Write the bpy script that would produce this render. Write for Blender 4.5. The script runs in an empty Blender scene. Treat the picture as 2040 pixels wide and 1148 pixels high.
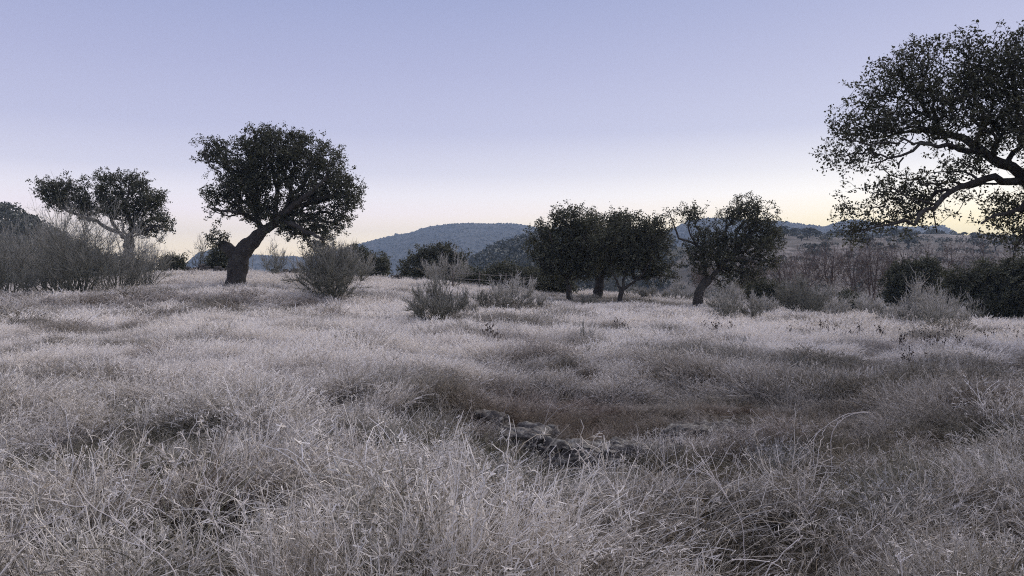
import bpy, math
import numpy as np
from mathutils import Vector

# ------------------------------------------------------------------ camera, sky, fill lamp, exposure
SC = bpy.context.scene
COL = SC.collection
F = 1541.0                       # focal length in pixels of the 2040 px wide photograph
EYE = 1.6
HORIZON = 548.0
PITCH = -math.atan((574.0 - HORIZON) / F)

cam_data = bpy.data.cameras.new("camera")
cam_data.sensor_width = 36.0
cam_data.lens = 36.0 * F / 2040.0
cam_data.clip_start = 0.05
cam_data.clip_end = 20000.0
cam = bpy.data.objects.new("camera", cam_data)
cam.location = (0, 0, EYE)
cam.rotation_euler = (math.pi / 2 + PITCH, 0, 0)
COL.objects.link(cam)
SC.camera = cam

SUN_AZ = math.radians(44.0)      # to the right of the view direction, middle of the horizon glow
FILL_EL = math.radians(42.0)  # height of the added fill lamp, passed to the sky texture too

world = bpy.data.worlds.new("World")
SC.world = world
world.use_nodes = True
wt = world.node_tree
wt.nodes.clear()


def N(tree, kind, **kw):
    n = tree.nodes.new(kind)
    for k, v in kw.items():
        setattr(n, k, v)
    return n


def ramp(tree, stops, fac=None, interp='EASE'):
    r = N(tree, 'ShaderNodeValToRGB')
    e = r.color_ramp.elements
    r.color_ramp.interpolation = interp
    e[0].position, e[0].color = stops[0][0], (*stops[0][1], 1)
    e[1].position, e[1].color = stops[-1][0], (*stops[-1][1], 1)
    for p, c in stops[1:-1]:
        x = e.new(p)
        x.color = (*c, 1)
    if fac is not None:
        tree.links.new(fac, r.inputs[0])
    return r


def math_node(tree, op, a, b=None, clamp=False):
    m = N(tree, 'ShaderNodeMath', operation=op, use_clamp=clamp)
    for i, v in enumerate((a, b)):
        if v is None:
            continue
        if isinstance(v, (int, float)):
            m.inputs[i].default_value = v
        else:
            tree.links.new(v, m.inputs[i])
    return m.outputs[0]


def mix_rgb(tree, fac, a, b, mode='MIX'):
    m = N(tree, 'ShaderNodeMix', data_type='RGBA', blend_type=mode)
    for s, v in ((m.inputs[0], fac), (m.inputs[6], a), (m.inputs[7], b)):
        if isinstance(v, (int, float)):
            s.default_value = v
        elif isinstance(v, tuple):
            s.default_value = (*v, 1) if len(v) == 3 else v
        else:
            tree.links.new(v, s)
    return m.outputs[2]


tc = N(wt, 'ShaderNodeTexCoord')
sep = N(wt, 'ShaderNodeSeparateXYZ')
wt.links.new(tc.outputs['Generated'], sep.inputs[0])
zpos = math_node(wt, 'MAXIMUM', sep.outputs[2], 0.0)
K_SKY = 1.9


def sky_stops(stops):
    return [(p, tuple(c / K_SKY for c in col)) for p, col in stops]


grad = ramp(wt, sky_stops([(0.0, (1.70, 1.32, 0.80)), (0.036, (1.66, 1.37, 0.98)), (0.078, (1.30, 1.15, 1.18)),
                           (0.10, (1.10, 1.03, 1.10)), (0.128, (0.81, 0.79, 0.94)),
                           (0.178, (0.60, 0.605, 0.815)), (0.25, (0.475, 0.492, 0.725)), (0.335, (0.360, 0.400, 0.645)), (0.6, (0.39, 0.42, 0.62)),
                           (1.0, (0.41, 0.42, 0.58))]), zpos, 'LINEAR')
# glow where the sun waits under the ridge
dot = N(wt, 'ShaderNodeVectorMath', operation='DOT_PRODUCT')
wt.links.new(tc.outputs['Generated'], dot.inputs[0])
dot.inputs[1].default_value = (math.sin(SUN_AZ), math.cos(SUN_AZ), 0.0)
az = math_node(wt, 'MAXIMUM', dot.outputs['Value'], 0.0)
azp = math_node(wt, 'POWER', az, 4.0)
fall = math_node(wt, 'POWER', 2.718, math_node(wt, 'MULTIPLY', zpos, -3.2))
glow = math_node(wt, 'MULTIPLY', azp, fall)
glow_col = ramp(wt, sky_stops([(0.0, (2.1, 1.58, 0.52)), (0.06, (2.0, 1.66, 0.80)), (0.10, (1.72, 1.62, 1.34)), (0.18, (0.86, 0.86, 0.96)), (0.3, (0.70, 0.70, 0.86)),
                               (1.0, (0.45, 0.47, 0.64))]), zpos, 'LINEAR')
sky_a = mix_rgb(wt, math_node(wt, 'MULTIPLY', glow, 1.0, True), grad.outputs[0], glow_col.outputs[0])
sky_n = N(wt, 'ShaderNodeTexSky', sky_type='NISHITA')
sky_n.sun_disc = False
sky_n.sun_elevation = FILL_EL
sky_n.sun_rotation = SUN_AZ
sky_n.altitude = 600
bg1 = N(wt, 'ShaderNodeBackground')
bg1.inputs[1].default_value = K_SKY
wt.links.new(sky_a, bg1.inputs[0])
bg2 = N(wt, 'ShaderNodeBackground')
bg2.inputs[1].default_value = 0.005
wt.links.new(sky_n.outputs[0], bg2.inputs[0])
addsh = N(wt, 'ShaderNodeAddShader')
wt.links.new(bg1.outputs[0], addsh.inputs[0])
wt.links.new(bg2.outputs[0], addsh.inputs[1])
wout = N(wt, 'ShaderNodeOutputWorld')
wt.links.new(addsh.outputs[0], wout.inputs[0])

fill_sun_data = bpy.data.lights.new("fill_sun", 'SUN')
fill_sun_data.energy = 2.2  # added soft fill, brightens the land before sunrise
fill_sun_data.angle = math.radians(80)
fill_sun_data.color = (1.0, 0.88, 0.76)
fill_sun = bpy.data.objects.new("fill_sun", fill_sun_data)
sd = Vector((math.sin(SUN_AZ) * math.cos(FILL_EL), math.cos(SUN_AZ) * math.cos(FILL_EL), math.sin(FILL_EL)))
fill_sun.rotation_euler = sd.to_track_quat('Z', 'Y').to_euler()
fill_sun.location = (20, 20, 30)
COL.objects.link(fill_sun)

vs = SC.view_settings
vs.view_transform = 'Standard'
vs.look = 'None'
vs.exposure = 0.0
vs.gamma = 1.0
vs.use_curve_mapping = False
SC.render.engine = 'CYCLES'
cy = SC.cycles
cy.max_bounces = 6
cy.diffuse_bounces = 5
cy.glossy_bounces = 1
cy.transmission_bounces = 2
cy.volume_bounces = 0
cy.transparent_max_bounces = 4
cy.use_denoising = False
cy.filter_width = 1.1
cy.use_adaptive_sampling = False
cy.sample_clamp_indirect = 4.0

# ------------------------------------------------------------------ small maths
_p = PITCH
FWD = np.array([0, math.cos(_p), math.sin(_p)])
UPV = np.array([0, -math.sin(_p), math.cos(_p)])


def ray(px, py):
    return np.array([(px - 1020.0) / F, 0, 0]) + FWD + UPV * ((574.0 - py) / F)


def at(px, py, d):
    """world point seen at a photo pixel at ground distance d ahead"""
    r = ray(px, py)
    return np.array([0, 0, EYE]) + r * (d / r[1])


def hash2(ix, iy, seed):
    h = (ix.astype(np.int64) * 374761393 + iy.astype(np.int64) * 668265263 + seed * 974634777) & 0xFFFFFFFF
    h = ((h ^ (h >> 13)) * 1274126177) & 0xFFFFFFFF
    h = h ^ (h >> 16)
    return (h & 0xFFFFFF) / float(0xFFFFFF)


def vnoise(x, y, seed=0):
    x = np.asarray(x, float); y = np.asarray(y, float)
    ix = np.floor(x); iy = np.floor(y)
    fx = x - ix; fy = y - iy
    fx = fx * fx * (3 - 2 * fx); fy = fy * fy * (3 - 2 * fy)
    a = hash2(ix, iy, seed); b = hash2(ix + 1, iy, seed)
    c = hash2(ix, iy + 1, seed); d = hash2(ix + 1, iy + 1, seed)
    return (a + (b - a) * fx) * (1 - fy) + (c + (d - c) * fx) * fy


def fbm(x, y, seed=0, octs=4):
    s = 0; a = 0.5; t = 0
    for o in range(octs):
        s = s + a * vnoise(np.asarray(x) * 2 ** o, np.asarray(y) * 2 ** o, seed + o * 17)
        t += a; a *= 0.5
    return s / t          # 0..1


def sstep(a, b, x):
    t = np.clip((x - a) / (b - a), 0, 1)
    return t * t * (3 - 2 * t)


EDGE_PX = [-400, 0, 200, 380, 500, 640, 760, 900, 1020, 1160, 1300, 1500, 1700, 1900, 2040, 2400]
EDGE_Z = [0.7, 0.8, 1.15, 1.62, 1.60, 1.40, 1.15, 0.85, 0.60, 0.28, 0.05, -0.45, -0.85, -1.25, -1.45, -1.7]


def ground(x, y):
    """height of the land"""
    x = np.asarray(x, float); y = np.asarray(y, float)
    u = x / np.maximum(y, 8.0) * F + 1020
    ze = np.interp(u, EDGE_PX, EDGE_Z)
    g = np.clip((y - 9.0) / 39.0, 0, 1) ** 1.5
    z = ze * g
    # past the field edge the land falls to the valley
    z = z - 0.085 * np.maximum(y - 49.0, 0) * sstep(49, 60, y)
    z = np.maximum(z, -24 + 0 * z)
    near = sstep(70, 40, np.hypot(x, y))
    # tussocky lumps, drawn out sideways
    lum = fbm(x * 0.42 + 3.1, y * 1.15 + 0.12 * x, 5, 3) - 0.5
    z = z + near * lum * 0.34 * sstep(2.0, 7.0, y)
    z = z + near * (fbm(x * 1.7, y * 1.9, 9, 2) - 0.5) * 0.13
    # the hollow behind the rock ledge and the bank at its far side
    wx = sstep(-1.3, 0.3, x) * sstep(6.0, 3.0, x)
    hol = sstep(4.6, 7.4, y - 0.08 * x) * sstep(12.9, 11.3, y + 0.05 * x + 0.25 * np.sin(x * 1.3))
    z = z - 0.32 * wx * hol
    # second dark gully on the right
    wx2 = sstep(3.2, 5.0, x) * sstep(11.5, 8.0, x)
    hol2 = sstep(9.4, 11.0, y) * sstep(14.4, 12.9, y)
    z = z - 0.18 * wx2 * hol2
    # low grassy bank behind the worn track on the left
    z = z + 0.22 * sstep(26.7, 27.6, y - 0.03 * x) * sstep(34, 29, y) * sstep(-4, -8, x)
    # pit under the front of the rock
    z = z - 0.22 * np.exp(-((x - 0.62) / 0.5) ** 2 - ((y - 7.45) / 0.42) ** 2)
    return z


def hit(px, py, dmin=2.0, dmax=70.0):
    """first ground point under a photo pixel"""
    r = ray(px, py)
    t = np.linspace(dmin, dmax, 4000)
    X = r[0] * t / r[1]; Y = t; Z = EYE + r[2] * t / r[1]
    k = np.argmax(Z <= ground(X, Y))
    if Z[k] > ground(X[k:k + 1], Y[k:k + 1])[0]:
        k = len(t) - 1
    return np.array([X[k], Y[k], float(ground(X[k], Y[k]))])


def norm(v):
    return v / np.maximum(np.linalg.norm(v, axis=-1, keepdims=True), 1e-9)


# ------------------------------------------------------------------ mesh collecting
class MB:
    def __init__(self):
        self.v = []; self.f4 = []; self.f3 = []; self.a = {}; self.n = 0

    def add(self, v, q=None, t=None, **attrs):
        v = np.asarray(v, float).reshape(-1, 3)
        if q is not None and len(q):
            self.f4.append(np.asarray(q) + self.n)
        if t is not None and len(t):
            self.f3.append(np.asarray(t) + self.n)
        for k in set(self.a) | set(attrs):
            arr = self.a.setdefault(k, [np.zeros(self.n)] if self.n else [])
            val = attrs.get(k, 0.0)
            arr.append(np.broadcast_to(np.asarray(val, float).reshape(-1), (len(v),)).copy()
                       if np.size(val) in (1, len(v)) else np.zeros(len(v)))
        self.v.append(v); self.n += len(v)
        return self

    def mesh(self, name, mat=None, smooth=False, origin=None):
        me = bpy.data.meshes.new(name)
        v = np.concatenate(self.v)
        if origin is not None:
            v = v - np.asarray(origin)
        f4 = np.concatenate(self.f4) if self.f4 else np.zeros((0, 4), int)
        f3 = np.concatenate(self.f3) if self.f3 else np.zeros((0, 3), int)
        me.vertices.add(len(v))
        me.vertices.foreach_set('co', v.astype(np.float32).ravel())
        loops = np.concatenate([f4.ravel(), f3.ravel()]).astype(np.int32)
        me.loops.add(len(loops))
        me.loops.foreach_set('vertex_index', loops)
        npoly = len(f4) + len(f3)
        me.polygons.add(npoly)
        start = np.concatenate([np.arange(len(f4)) * 4, len(f4) * 4 + np.arange(len(f3)) * 3]).astype(np.int32)
        me.polygons.foreach_set('loop_start', start)
        if smooth:
            me.polygons.foreach_set('use_smooth', np.ones(npoly, bool))
        for k, arr in self.a.items():
            at_ = me.attributes.new(k, 'FLOAT', 'POINT')
            at_.data.foreach_set('value', np.concatenate(arr).astype(np.float32))
        me.update(calc_edges=True)
        if mat is not None:
            me.materials.append(mat)
        return me

    def build(self, name, mat, parent=None, smooth=False, origin=None):
        me = self.mesh(name, mat, smooth, origin)
        o = bpy.data.objects.new(name, me)
        COL.objects.link(o)
        if parent is not None:
            o.parent = parent
        elif origin is not None:
            o.location = tuple(float(c) for c in origin)
        return o


def tag(o, label=None, cat=None, group=None, kind=None):
    if label: o['label'] = label
    if cat: o['category'] = cat
    if group: o['group'] = group
    if kind: o['kind'] = kind
    return o


def empty(name, loc):
    o = bpy.data.objects.new(name, None)
    o.empty_display_size = 0.2
    o.location = tuple(float(c) for c in loc)
    COL.objects.link(o)
    return o


def copy_tree(o, loc, scale=None, rotz=0.0, parent=None):
    c = o.copy()
    COL.objects.link(c)
    c.location = tuple(float(v) for v in loc)
    if scale is not None:
        c.scale = scale
    c.rotation_euler = (0, 0, rotz)
    for ch in list(o.children):
        k = ch.copy()
        COL.objects.link(k)
        k.parent = c
    return c


def ribbons(P, W, rng, jitter=None):
    """flat tapering strips along N polylines P (N,K,3) of width W (N,K)"""
    n, k, _ = P.shape
    T = np.empty_like(P)
    T[:, 1:-1] = P[:, 2:] - P[:, :-2]
    T[:, 0] = P[:, 1] - P[:, 0]
    T[:, -1] = P[:, -1] - P[:, -2]
    R = norm(rng.normal(size=(n, 1, 3)))
    S = norm(np.cross(T, np.broadcast_to(R, P.shape)))
    V = np.stack([P - S * W[..., None] / 2, P + S * W[..., None] / 2], 2)    # n,k,2,3
    base = (np.arange(n) * k * 2)[:, None] + (np.arange(k - 1) * 2)[None]
    q = np.stack([base, base + 1, base + 3, base + 2], -1).reshape(-1, 4)
    t = np.broadcast_to(np.linspace(0, 1, k)[None, :, None], (n, k, 2)).ravel()
    return V.reshape(-1, 3), q, t


def tubes(P, R, rng, sides=4):
    n, k, _ = P.shape
    T = np.empty_like(P)
    T[:, 1:-1] = P[:, 2:] - P[:, :-2]
    T[:, 0] = P[:, 1] - P[:, 0]
    T[:, -1] = P[:, -1] - P[:, -2]
    T = norm(T)
    ref = norm(rng.normal(size=(n, 1, 3)))
    A = norm(np.cross(T, np.broadcast_to(ref, P.shape)))
    B = np.cross(T, A)
    ang = np.arange(sides) * 2 * math.pi / sides
    V = P[:, :, None] + R[:, :, None, None] * (A[:, :, None] * np.cos(ang)[None, None, :, None] + B[:, :, None] * np.sin(ang)[None, None, :, None])
    base = (np.arange(n) * k * sides)[:, None, None] + (np.arange(k - 1) * sides)[None, :, None]
    j = np.arange(sides)[None, None]
    j2 = (j + 1) % sides
    q = np.stack([base + j, base + j2, base + sides + j2, base + sides + j], -1).reshape(-1, 4)
    t = np.broadcast_to(np.linspace(0, 1, k)[None, :, None], (n, k, sides)).ravel()
    return V.reshape(-1, 3), q, t


def tube_path(mb, P, R, sides=8, wob=0.0, seed=0, **attrs):
    """one tube along a polyline with a steady frame and a closed tip, with bark lumps of size wob"""
    P = np.asarray(P, float); R = np.asarray(R, float)
    k = len(P)
    T = np.empty_like(P)
    T[1:-1] = P[2:] - P[:-2]; T[0] = P[1] - P[0]; T[-1] = P[-1] - P[-2]
    T = norm(T)
    a = np.cross(T[0], [0.31, 0.93, 0.17]); a /= np.linalg.norm(a) + 1e-9
    A = np.empty_like(P)
    for i in range(k):
        a = a - T[i] * np.dot(a, T[i]); a /= np.linalg.norm(a) + 1e-9
        A[i] = a
    B = np.cross(T, A)
    ang = np.arange(sides) * 2 * math.pi / sides
    rr = np.broadcast_to(R[:, None], (k, sides)).copy()
    if wob:
        L = np.concatenate([[0], np.cumsum(np.linalg.norm(np.diff(P, axis=0), axis=1))])
        rr *= 1 + wob * (vnoise(L[:, None] * 3.0 + seed, ang[None] * 1.6 + seed * 2.0, 3) - 0.5) * 2 \
            + wob * 0.6 * (vnoise(L[:, None] * 9.0 + seed, ang[None] * 4 + seed, 4) - 0.5)
    V = P[:, None] + rr[..., None] * (A[:, None] * np.cos(ang)[None, :, None] + B[:, None] * np.sin(ang)[None, :, None])
    i = np.arange(k - 1)[:, None] * sides
    j = np.arange(sides)[None]; j2 = (j + 1) % sides
    q = np.stack([i + j, i + j2, i + sides + j2, i + sides + j], -1).reshape(-1, 4)
    V = np.concatenate([V.reshape(-1, 3), P[-1:] + T[-1:] * R[-1] * 0.6])
    tip = np.stack([(k - 1) * sides + np.arange(sides), (k - 1) * sides + (np.arange(sides) + 1) % sides,
                    np.full(sides, k * sides)], -1)
    mb.add(V, q, tip, **attrs)


def leaf_quads(C, rng, L, W, up=0.3, out=None):
    """small folded leaves at points C"""
    n = len(C)
    L = np.broadcast_to(L, (n,)) * rng.uniform(0.7, 1.25, n)
    W = np.broadcast_to(W, (n,)) * rng.uniform(0.75, 1.2, n)
    d = rng.normal(size=(n, 3))
    if out is not None:
        d = d + out * 0.8
    d = norm(d)
    nn = rng.normal(size=(n, 3)); nn[:, 2] += up * 2
    s = norm(np.cross(d, nn))
    nn = np.cross(s, d)
    a = C - d * L[:, None] / 2
    b = C + d * L[:, None] / 2
    f = nn * (W * 0.18)[:, None]
    l = C + s * W[:, None] / 2 + f - d * (L * 0.08)[:, None]
    r = C - s * W[:, None] / 2 + f - d * (L * 0.08)[:, None]
    V = np.stack([a, r, b, l], 1).reshape(-1, 3)
    q = np.arange(n * 4).reshape(-1, 4)
    return V, q


# ------------------------------------------------------------------ materials
def new_mat(name):
    m = bpy.data.materials.new(name)
    m.use_nodes = True
    t = m.node_tree
    t.nodes.clear()
    out = N(t, 'ShaderNodeOutputMaterial')
    b = N(t, 'ShaderNodeBsdfPrincipled')
    b.inputs['Roughness'].default_value = 0.85
    b.inputs['Specular IOR Level'].default_value = 0.15
    t.links.new(b.outputs[0], out.inputs[0])
    return m, t, b, out


def attr(t, name, kind='GEOMETRY'):
    a = N(t, 'ShaderNodeAttribute', attribute_type=kind, attribute_name=name)
    return a.outputs['Fac']


def noise(t, scale, detail=3.0, rough=0.6, vec=None, coord='Object'):
    n = N(t, 'ShaderNodeTexNoise')
    n.inputs['Scale'].default_value = scale
    n.inputs['Detail'].default_value = detail
    n.inputs['Roughness'].default_value = rough
    if vec is None:
        vec = N(t, 'ShaderNodeTexCoord').outputs[coord]
    t.links.new(vec, n.inputs['Vector'])
    return n.outputs[0]


def mat_grass():
    m, t, b, out = new_mat('frosted_grass')
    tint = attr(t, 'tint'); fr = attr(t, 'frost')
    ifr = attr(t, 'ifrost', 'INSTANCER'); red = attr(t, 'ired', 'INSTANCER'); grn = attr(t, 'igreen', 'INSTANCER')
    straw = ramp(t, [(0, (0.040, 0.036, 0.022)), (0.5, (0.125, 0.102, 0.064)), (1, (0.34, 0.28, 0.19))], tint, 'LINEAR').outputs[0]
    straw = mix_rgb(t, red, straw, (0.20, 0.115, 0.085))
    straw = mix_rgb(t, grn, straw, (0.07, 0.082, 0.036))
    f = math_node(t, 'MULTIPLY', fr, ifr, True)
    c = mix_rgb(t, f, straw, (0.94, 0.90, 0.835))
    t.links.new(c, b.inputs['Base Color'])
    return m


def mat_plant(name, base_lo, base_hi, frost_col):
    m, t, b, out = new_mat(name)
    base = ramp(t, [(0, base_lo), (1, base_hi)], attr(t, 'tint'), 'LINEAR').outputs[0]
    c = mix_rgb(t, attr(t, 'frost'), base, frost_col)
    t.links.new(c, b.inputs['Base Color'])
    return m


def mat_leaf(name, lo, hi, trans=0.18):
    m, t, b, out = new_mat(name)
    base = ramp(t, [(0, lo), (0.7, hi), (1, tuple(min(1, c * 1.9 + 0.015) for c in hi))], attr(t, 'tint'), 'LINEAR').outputs[0]
    t.links.new(base, b.inputs['Base Color'])
    b.inputs['Roughness'].default_value = 0.55
    b.inputs['Specular IOR Level'].default_value = 0.3
    tr = N(t, 'ShaderNodeBsdfTranslucent')
    tcol = mix_rgb(t, 0.5, base, (0.10, 0.10, 0.02))
    t.links.new(tcol, tr.inputs[0])
    mx = N(t, 'ShaderNodeMixShader')
    mx.inputs[0].default_value = trans
    t.links.new(b.outputs[0], mx.inputs[1])
    t.links.new(tr.outputs[0], mx.inputs[2])
    t.links.new(mx.outputs[0], out.inputs[0])
    return m


def mat_bark(name, lo, hi, lichen=(0.16, 0.16, 0.13)):
    m, t, b, out = new_mat(name)
    co = N(t, 'ShaderNodeTexCoord').outputs['Object']
    mp = N(t, 'ShaderNodeMapping')
    mp.inputs['Scale'].default_value = (1, 1, 0.22)
    t.links.new(co, mp.inputs[0])
    n1 = noise(t, 14, 5, 0.7, mp.outputs[0])
    n2 = noise(t, 2.3, 3, 0.6, co)
    c = ramp(t, [(0.3, lo), (0.7, hi)], n1, 'LINEAR').outputs[0]
    c = mix_rgb(t, ramp(t, [(0.5, (0, 0, 0)), (0.72, (0.75, 0.75, 0.75))], n2, 'LINEAR').outputs[0], c, lichen)
    t.links.new(c, b.inputs['Base Color'])
    bp = N(t, 'ShaderNodeBump')
    bp.inputs['Strength'].default_value = 0.8
    bp.inputs['Distance'].default_value = 0.04
    t.links.new(n1, bp.inputs['Height'])
    t.links.new(bp.outputs[0], b.inputs['Normal'])
    return m


def mat_ground():
    m, t, b, out = new_mat('field_soil')
    co = N(t, 'ShaderNodeTexCoord').outputs['Object']
    n1 = noise(t, 0.35, 4, 0.6, co)
    n2 = noise(t, 9, 5, 0.7, co)
    c = ramp(t, [(0.3, (0.055, 0.045, 0.034)), (0.55, (0.13, 0.105, 0.08)), (0.8, (0.26, 0.23, 0.20))], n2, 'LINEAR').outputs[0]
    c2 = mix_rgb(t, ramp(t, [(0.45, (0, 0, 0)), (0.7, (0.5, 0.5, 0.5))], n1, 'LINEAR').outputs[0], c, (0.085, 0.09, 0.045))
    t.links.new(c2, b.inputs['Base Color'])
    bp = N(t, 'ShaderNodeBump')
    bp.inputs['Distance'].default_value = 0.05
    t.links.new(n2, bp.inputs['Height'])
    t.links.new(bp.outputs[0], b.inputs['Normal'])
    return m


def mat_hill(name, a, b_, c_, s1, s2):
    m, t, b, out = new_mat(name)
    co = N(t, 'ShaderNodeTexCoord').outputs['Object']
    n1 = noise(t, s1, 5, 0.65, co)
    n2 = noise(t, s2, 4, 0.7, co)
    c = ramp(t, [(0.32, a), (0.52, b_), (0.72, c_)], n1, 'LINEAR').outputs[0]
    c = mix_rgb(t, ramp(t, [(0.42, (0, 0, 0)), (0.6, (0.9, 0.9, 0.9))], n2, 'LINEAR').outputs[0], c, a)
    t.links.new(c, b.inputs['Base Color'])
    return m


def mat_rock():
    m, t, b, out = new_mat('lichen_rock')
    co = N(t, 'ShaderNodeTexCoord').outputs['Object']
    mp = N(t, 'ShaderNodeMapping')
    mp.inputs['Scale'].default_value = (1, 1, 3.5)
    t.links.new(co, mp.inputs[0])
    n1 = noise(t, 6, 6, 0.7, mp.outputs[0])
    n2 = noise(t, 15, 6, 0.8, co)
    n3 = noise(t, 40, 4, 0.75, co)
    c = ramp(t, [(0.3, (0.045, 0.041, 0.037)), (0.5, (0.105, 0.096, 0.087)), (0.75, (0.20, 0.185, 0.165))], n1, 'LINEAR').outputs[0]
    # pale grey-green lichen crust, only where the stone looks up
    geo = N(t, 'ShaderNodeNewGeometry')
    sp = N(t, 'ShaderNodeSeparateXYZ')
    t.links.new(geo.outputs['Normal'], sp.inputs[0])
    upf = ramp(t, [(0.25, (0, 0, 0)), (0.75, (1, 1, 1))], sp.outputs[2], 'LINEAR').outputs[0]
    lm = ramp(t, [(0.46, (0, 0, 0)), (0.60, (1, 1, 1))], n2, 'LINEAR').outputs[0]
    lm = mix_rgb(t, 1.0, lm, upf, 'MULTIPLY')
    lc = ramp(t, [(0.35, (0.19, 0.185, 0.16)), (0.65, (0.43, 0.42, 0.37))], n3, 'LINEAR').outputs[0]
    c = mix_rgb(t, lm, c, lc)
    t.links.new(c, b.inputs['Base Color'])
    bp = N(t, 'ShaderNodeBump')
    bp.inputs['Distance'].default_value = 0.03
    t.links.new(n1, bp.inputs['Height'])
    t.links.new(bp.outputs[0], b.inputs['Normal'])
    return m


FROST = (0.60, 0.56, 0.56)
M = {
    'grass': mat_grass(),
    'ground': mat_ground(),
    'leaf': mat_leaf('oak_leaf', (0.038, 0.041, 0.028), (0.100, 0.106, 0.068)),
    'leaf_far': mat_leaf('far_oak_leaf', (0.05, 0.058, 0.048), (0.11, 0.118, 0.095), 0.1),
    'leaf_bush': mat_leaf('bush_leaf', (0.055, 0.06, 0.042), (0.13, 0.135, 0.095)),
    'bark': mat_bark('oak_bark', (0.03, 0.027, 0.024), (0.085, 0.076, 0.068), (0.12, 0.12, 0.10)),
    'twig': mat_bark('oak_twig', (0.025, 0.022, 0.02), (0.06, 0.054, 0.048)),
    'bare': mat_bark('bare_bark', (0.11, 0.086, 0.074), (0.25, 0.205, 0.18), (0.32, 0.28, 0.255)),
    'broom': mat_plant('broom_twigs', (0.070, 0.074, 0.056), (0.19, 0.195, 0.15), (0.74, 0.71, 0.66)),
    'stalk': mat_plant('frosted_stalk', (0.13, 0.10, 0.07), (0.26, 0.21, 0.15), (0.80, 0.75, 0.70)),
    'thistle': mat_plant('dry_thistle', (0.045, 0.036, 0.03), (0.14, 0.115, 0.09), (0.5, 0.46, 0.45)),
    'rock': mat_rock(),
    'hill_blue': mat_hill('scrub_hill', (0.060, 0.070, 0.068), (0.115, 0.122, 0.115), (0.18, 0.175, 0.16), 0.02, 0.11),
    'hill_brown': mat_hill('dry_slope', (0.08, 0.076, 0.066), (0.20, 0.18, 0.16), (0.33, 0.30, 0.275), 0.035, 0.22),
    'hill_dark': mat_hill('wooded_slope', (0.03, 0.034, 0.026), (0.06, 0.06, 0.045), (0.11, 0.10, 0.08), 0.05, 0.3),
    'scrub': mat_plant('hill_scrub', (0.045, 0.052, 0.049), (0.10, 0.106, 0.097), (0.3, 0.3, 0.3)),
    'wire': mat_plant('fence_wire', (0.2, 0.19, 0.18), (0.3, 0.28, 0.27), FROST),
    'post': mat_bark('fence_post', (0.08, 0.07, 0.06), (0.2, 0.18, 0.16)),
    'stone': mat_rock(),
}


# ------------------------------------------------------------------ the ground sheet and hills
def build_ground():
    ang = np.concatenate([np.radians(np.linspace(-62, 62, 440)), np.radians(np.linspace(62, 298, 70))[1:-1]])
    rad = np.concatenate([np.geomspace(0.25, 3, 14)[:-1], np.arange(3, 16.5, 0.11), np.geomspace(16.6, 62, 120), np.geomspace(64, 2000, 60)])
    Rr, A = np.meshgrid(rad, ang, indexing='ij')
    X = Rr * np.sin(A); Y = Rr * np.cos(A)
    Z = ground(X, Y)
    nr, na = X.shape
    V = np.stack([X, Y, Z], -1).reshape(-1, 3)
    i = np.arange(nr - 1)[:, None] * na; j = np.arange(na)[None]; j2 = (j + 1) % na
    q = np.stack([i + j, i + na + j, i + na + j2, i + j2], -1).reshape(-1, 4)
    V = np.concatenate([V, [[0, 0, float(ground(0, 0))]]])
    tri = np.stack([np.full(na, nr * na), np.arange(na), (np.arange(na) + 1) % na], -1)
    o = MB().add(V, q, tri).build('ground', M['ground'], smooth=True)
    tag(o, 'rough frosted field falling away to the valley', 'ground', kind='structure')


build_ground()


def hill_fn(profile, d_front, d_crest, d_back, z_base, amp, seed, sharp=1.0, lam=0.02):
    pxs = np.array([p[0] for p in profile], float)
    pys = np.array([p[1] for p in profile], float)

    def h(u_px, d):
        zc = EYE + (HORIZON - np.interp(u_px, pxs, pys)) / F * d_crest
        up = np.clip((d - d_front) / (d_crest - d_front), 0, 1)
        dn = np.clip((d_back - d) / (d_back - d_crest), 0, 1)
        s = np.where(d < d_crest, np.sin(up * math.pi / 2) ** sharp, dn * dn * (3 - 2 * dn))
        x = (u_px - 1020) / F * d
        nz = (fbm(x * lam, d * lam, seed, 4) - 0.5) * 2 * amp
        w = np.where(d < d_crest, np.sin(up * math.pi), 0.35)
        return z_base + np.maximum(zc - z_base, 0.0) * s + nz * w * np.clip((zc - z_base) / 20, 0, 1)
    return h


def build_hill(label, profile, d_front, d_crest, d_back, z_base, mat, amp, seed, nu=200, nv=46, sharp=1.0, lam=0.02):
    h = hill_fn(profile, d_front, d_crest, d_back, z_base, amp, seed, sharp, lam)
    u = np.linspace(profile[0][0], profile[-1][0], nu)
    d = np.concatenate([np.linspace(d_front, d_crest, nv), np.linspace(d_crest, d_back, 14)[1:]])
    U, D = np.meshgrid(u, d, indexing='ij')
    Z = h(U, D)
    X = (U - 1020) / F * D
    V = np.stack([X, D, Z], -1).reshape(-1, 3)
    nu_, nd = U.shape
    i = np.arange(nu_ - 1)[:, None] * nd; j = np.arange(nd - 1)[None]
    q = np.stack([i + j, i + nd + j, i + nd + j + 1, i + j + 1], -1).reshape(-1, 4)
    o = MB().add(V, q).build('hill', mat, smooth=True)
    tag(o, label, 'hill', kind='structure')
    return h


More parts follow.
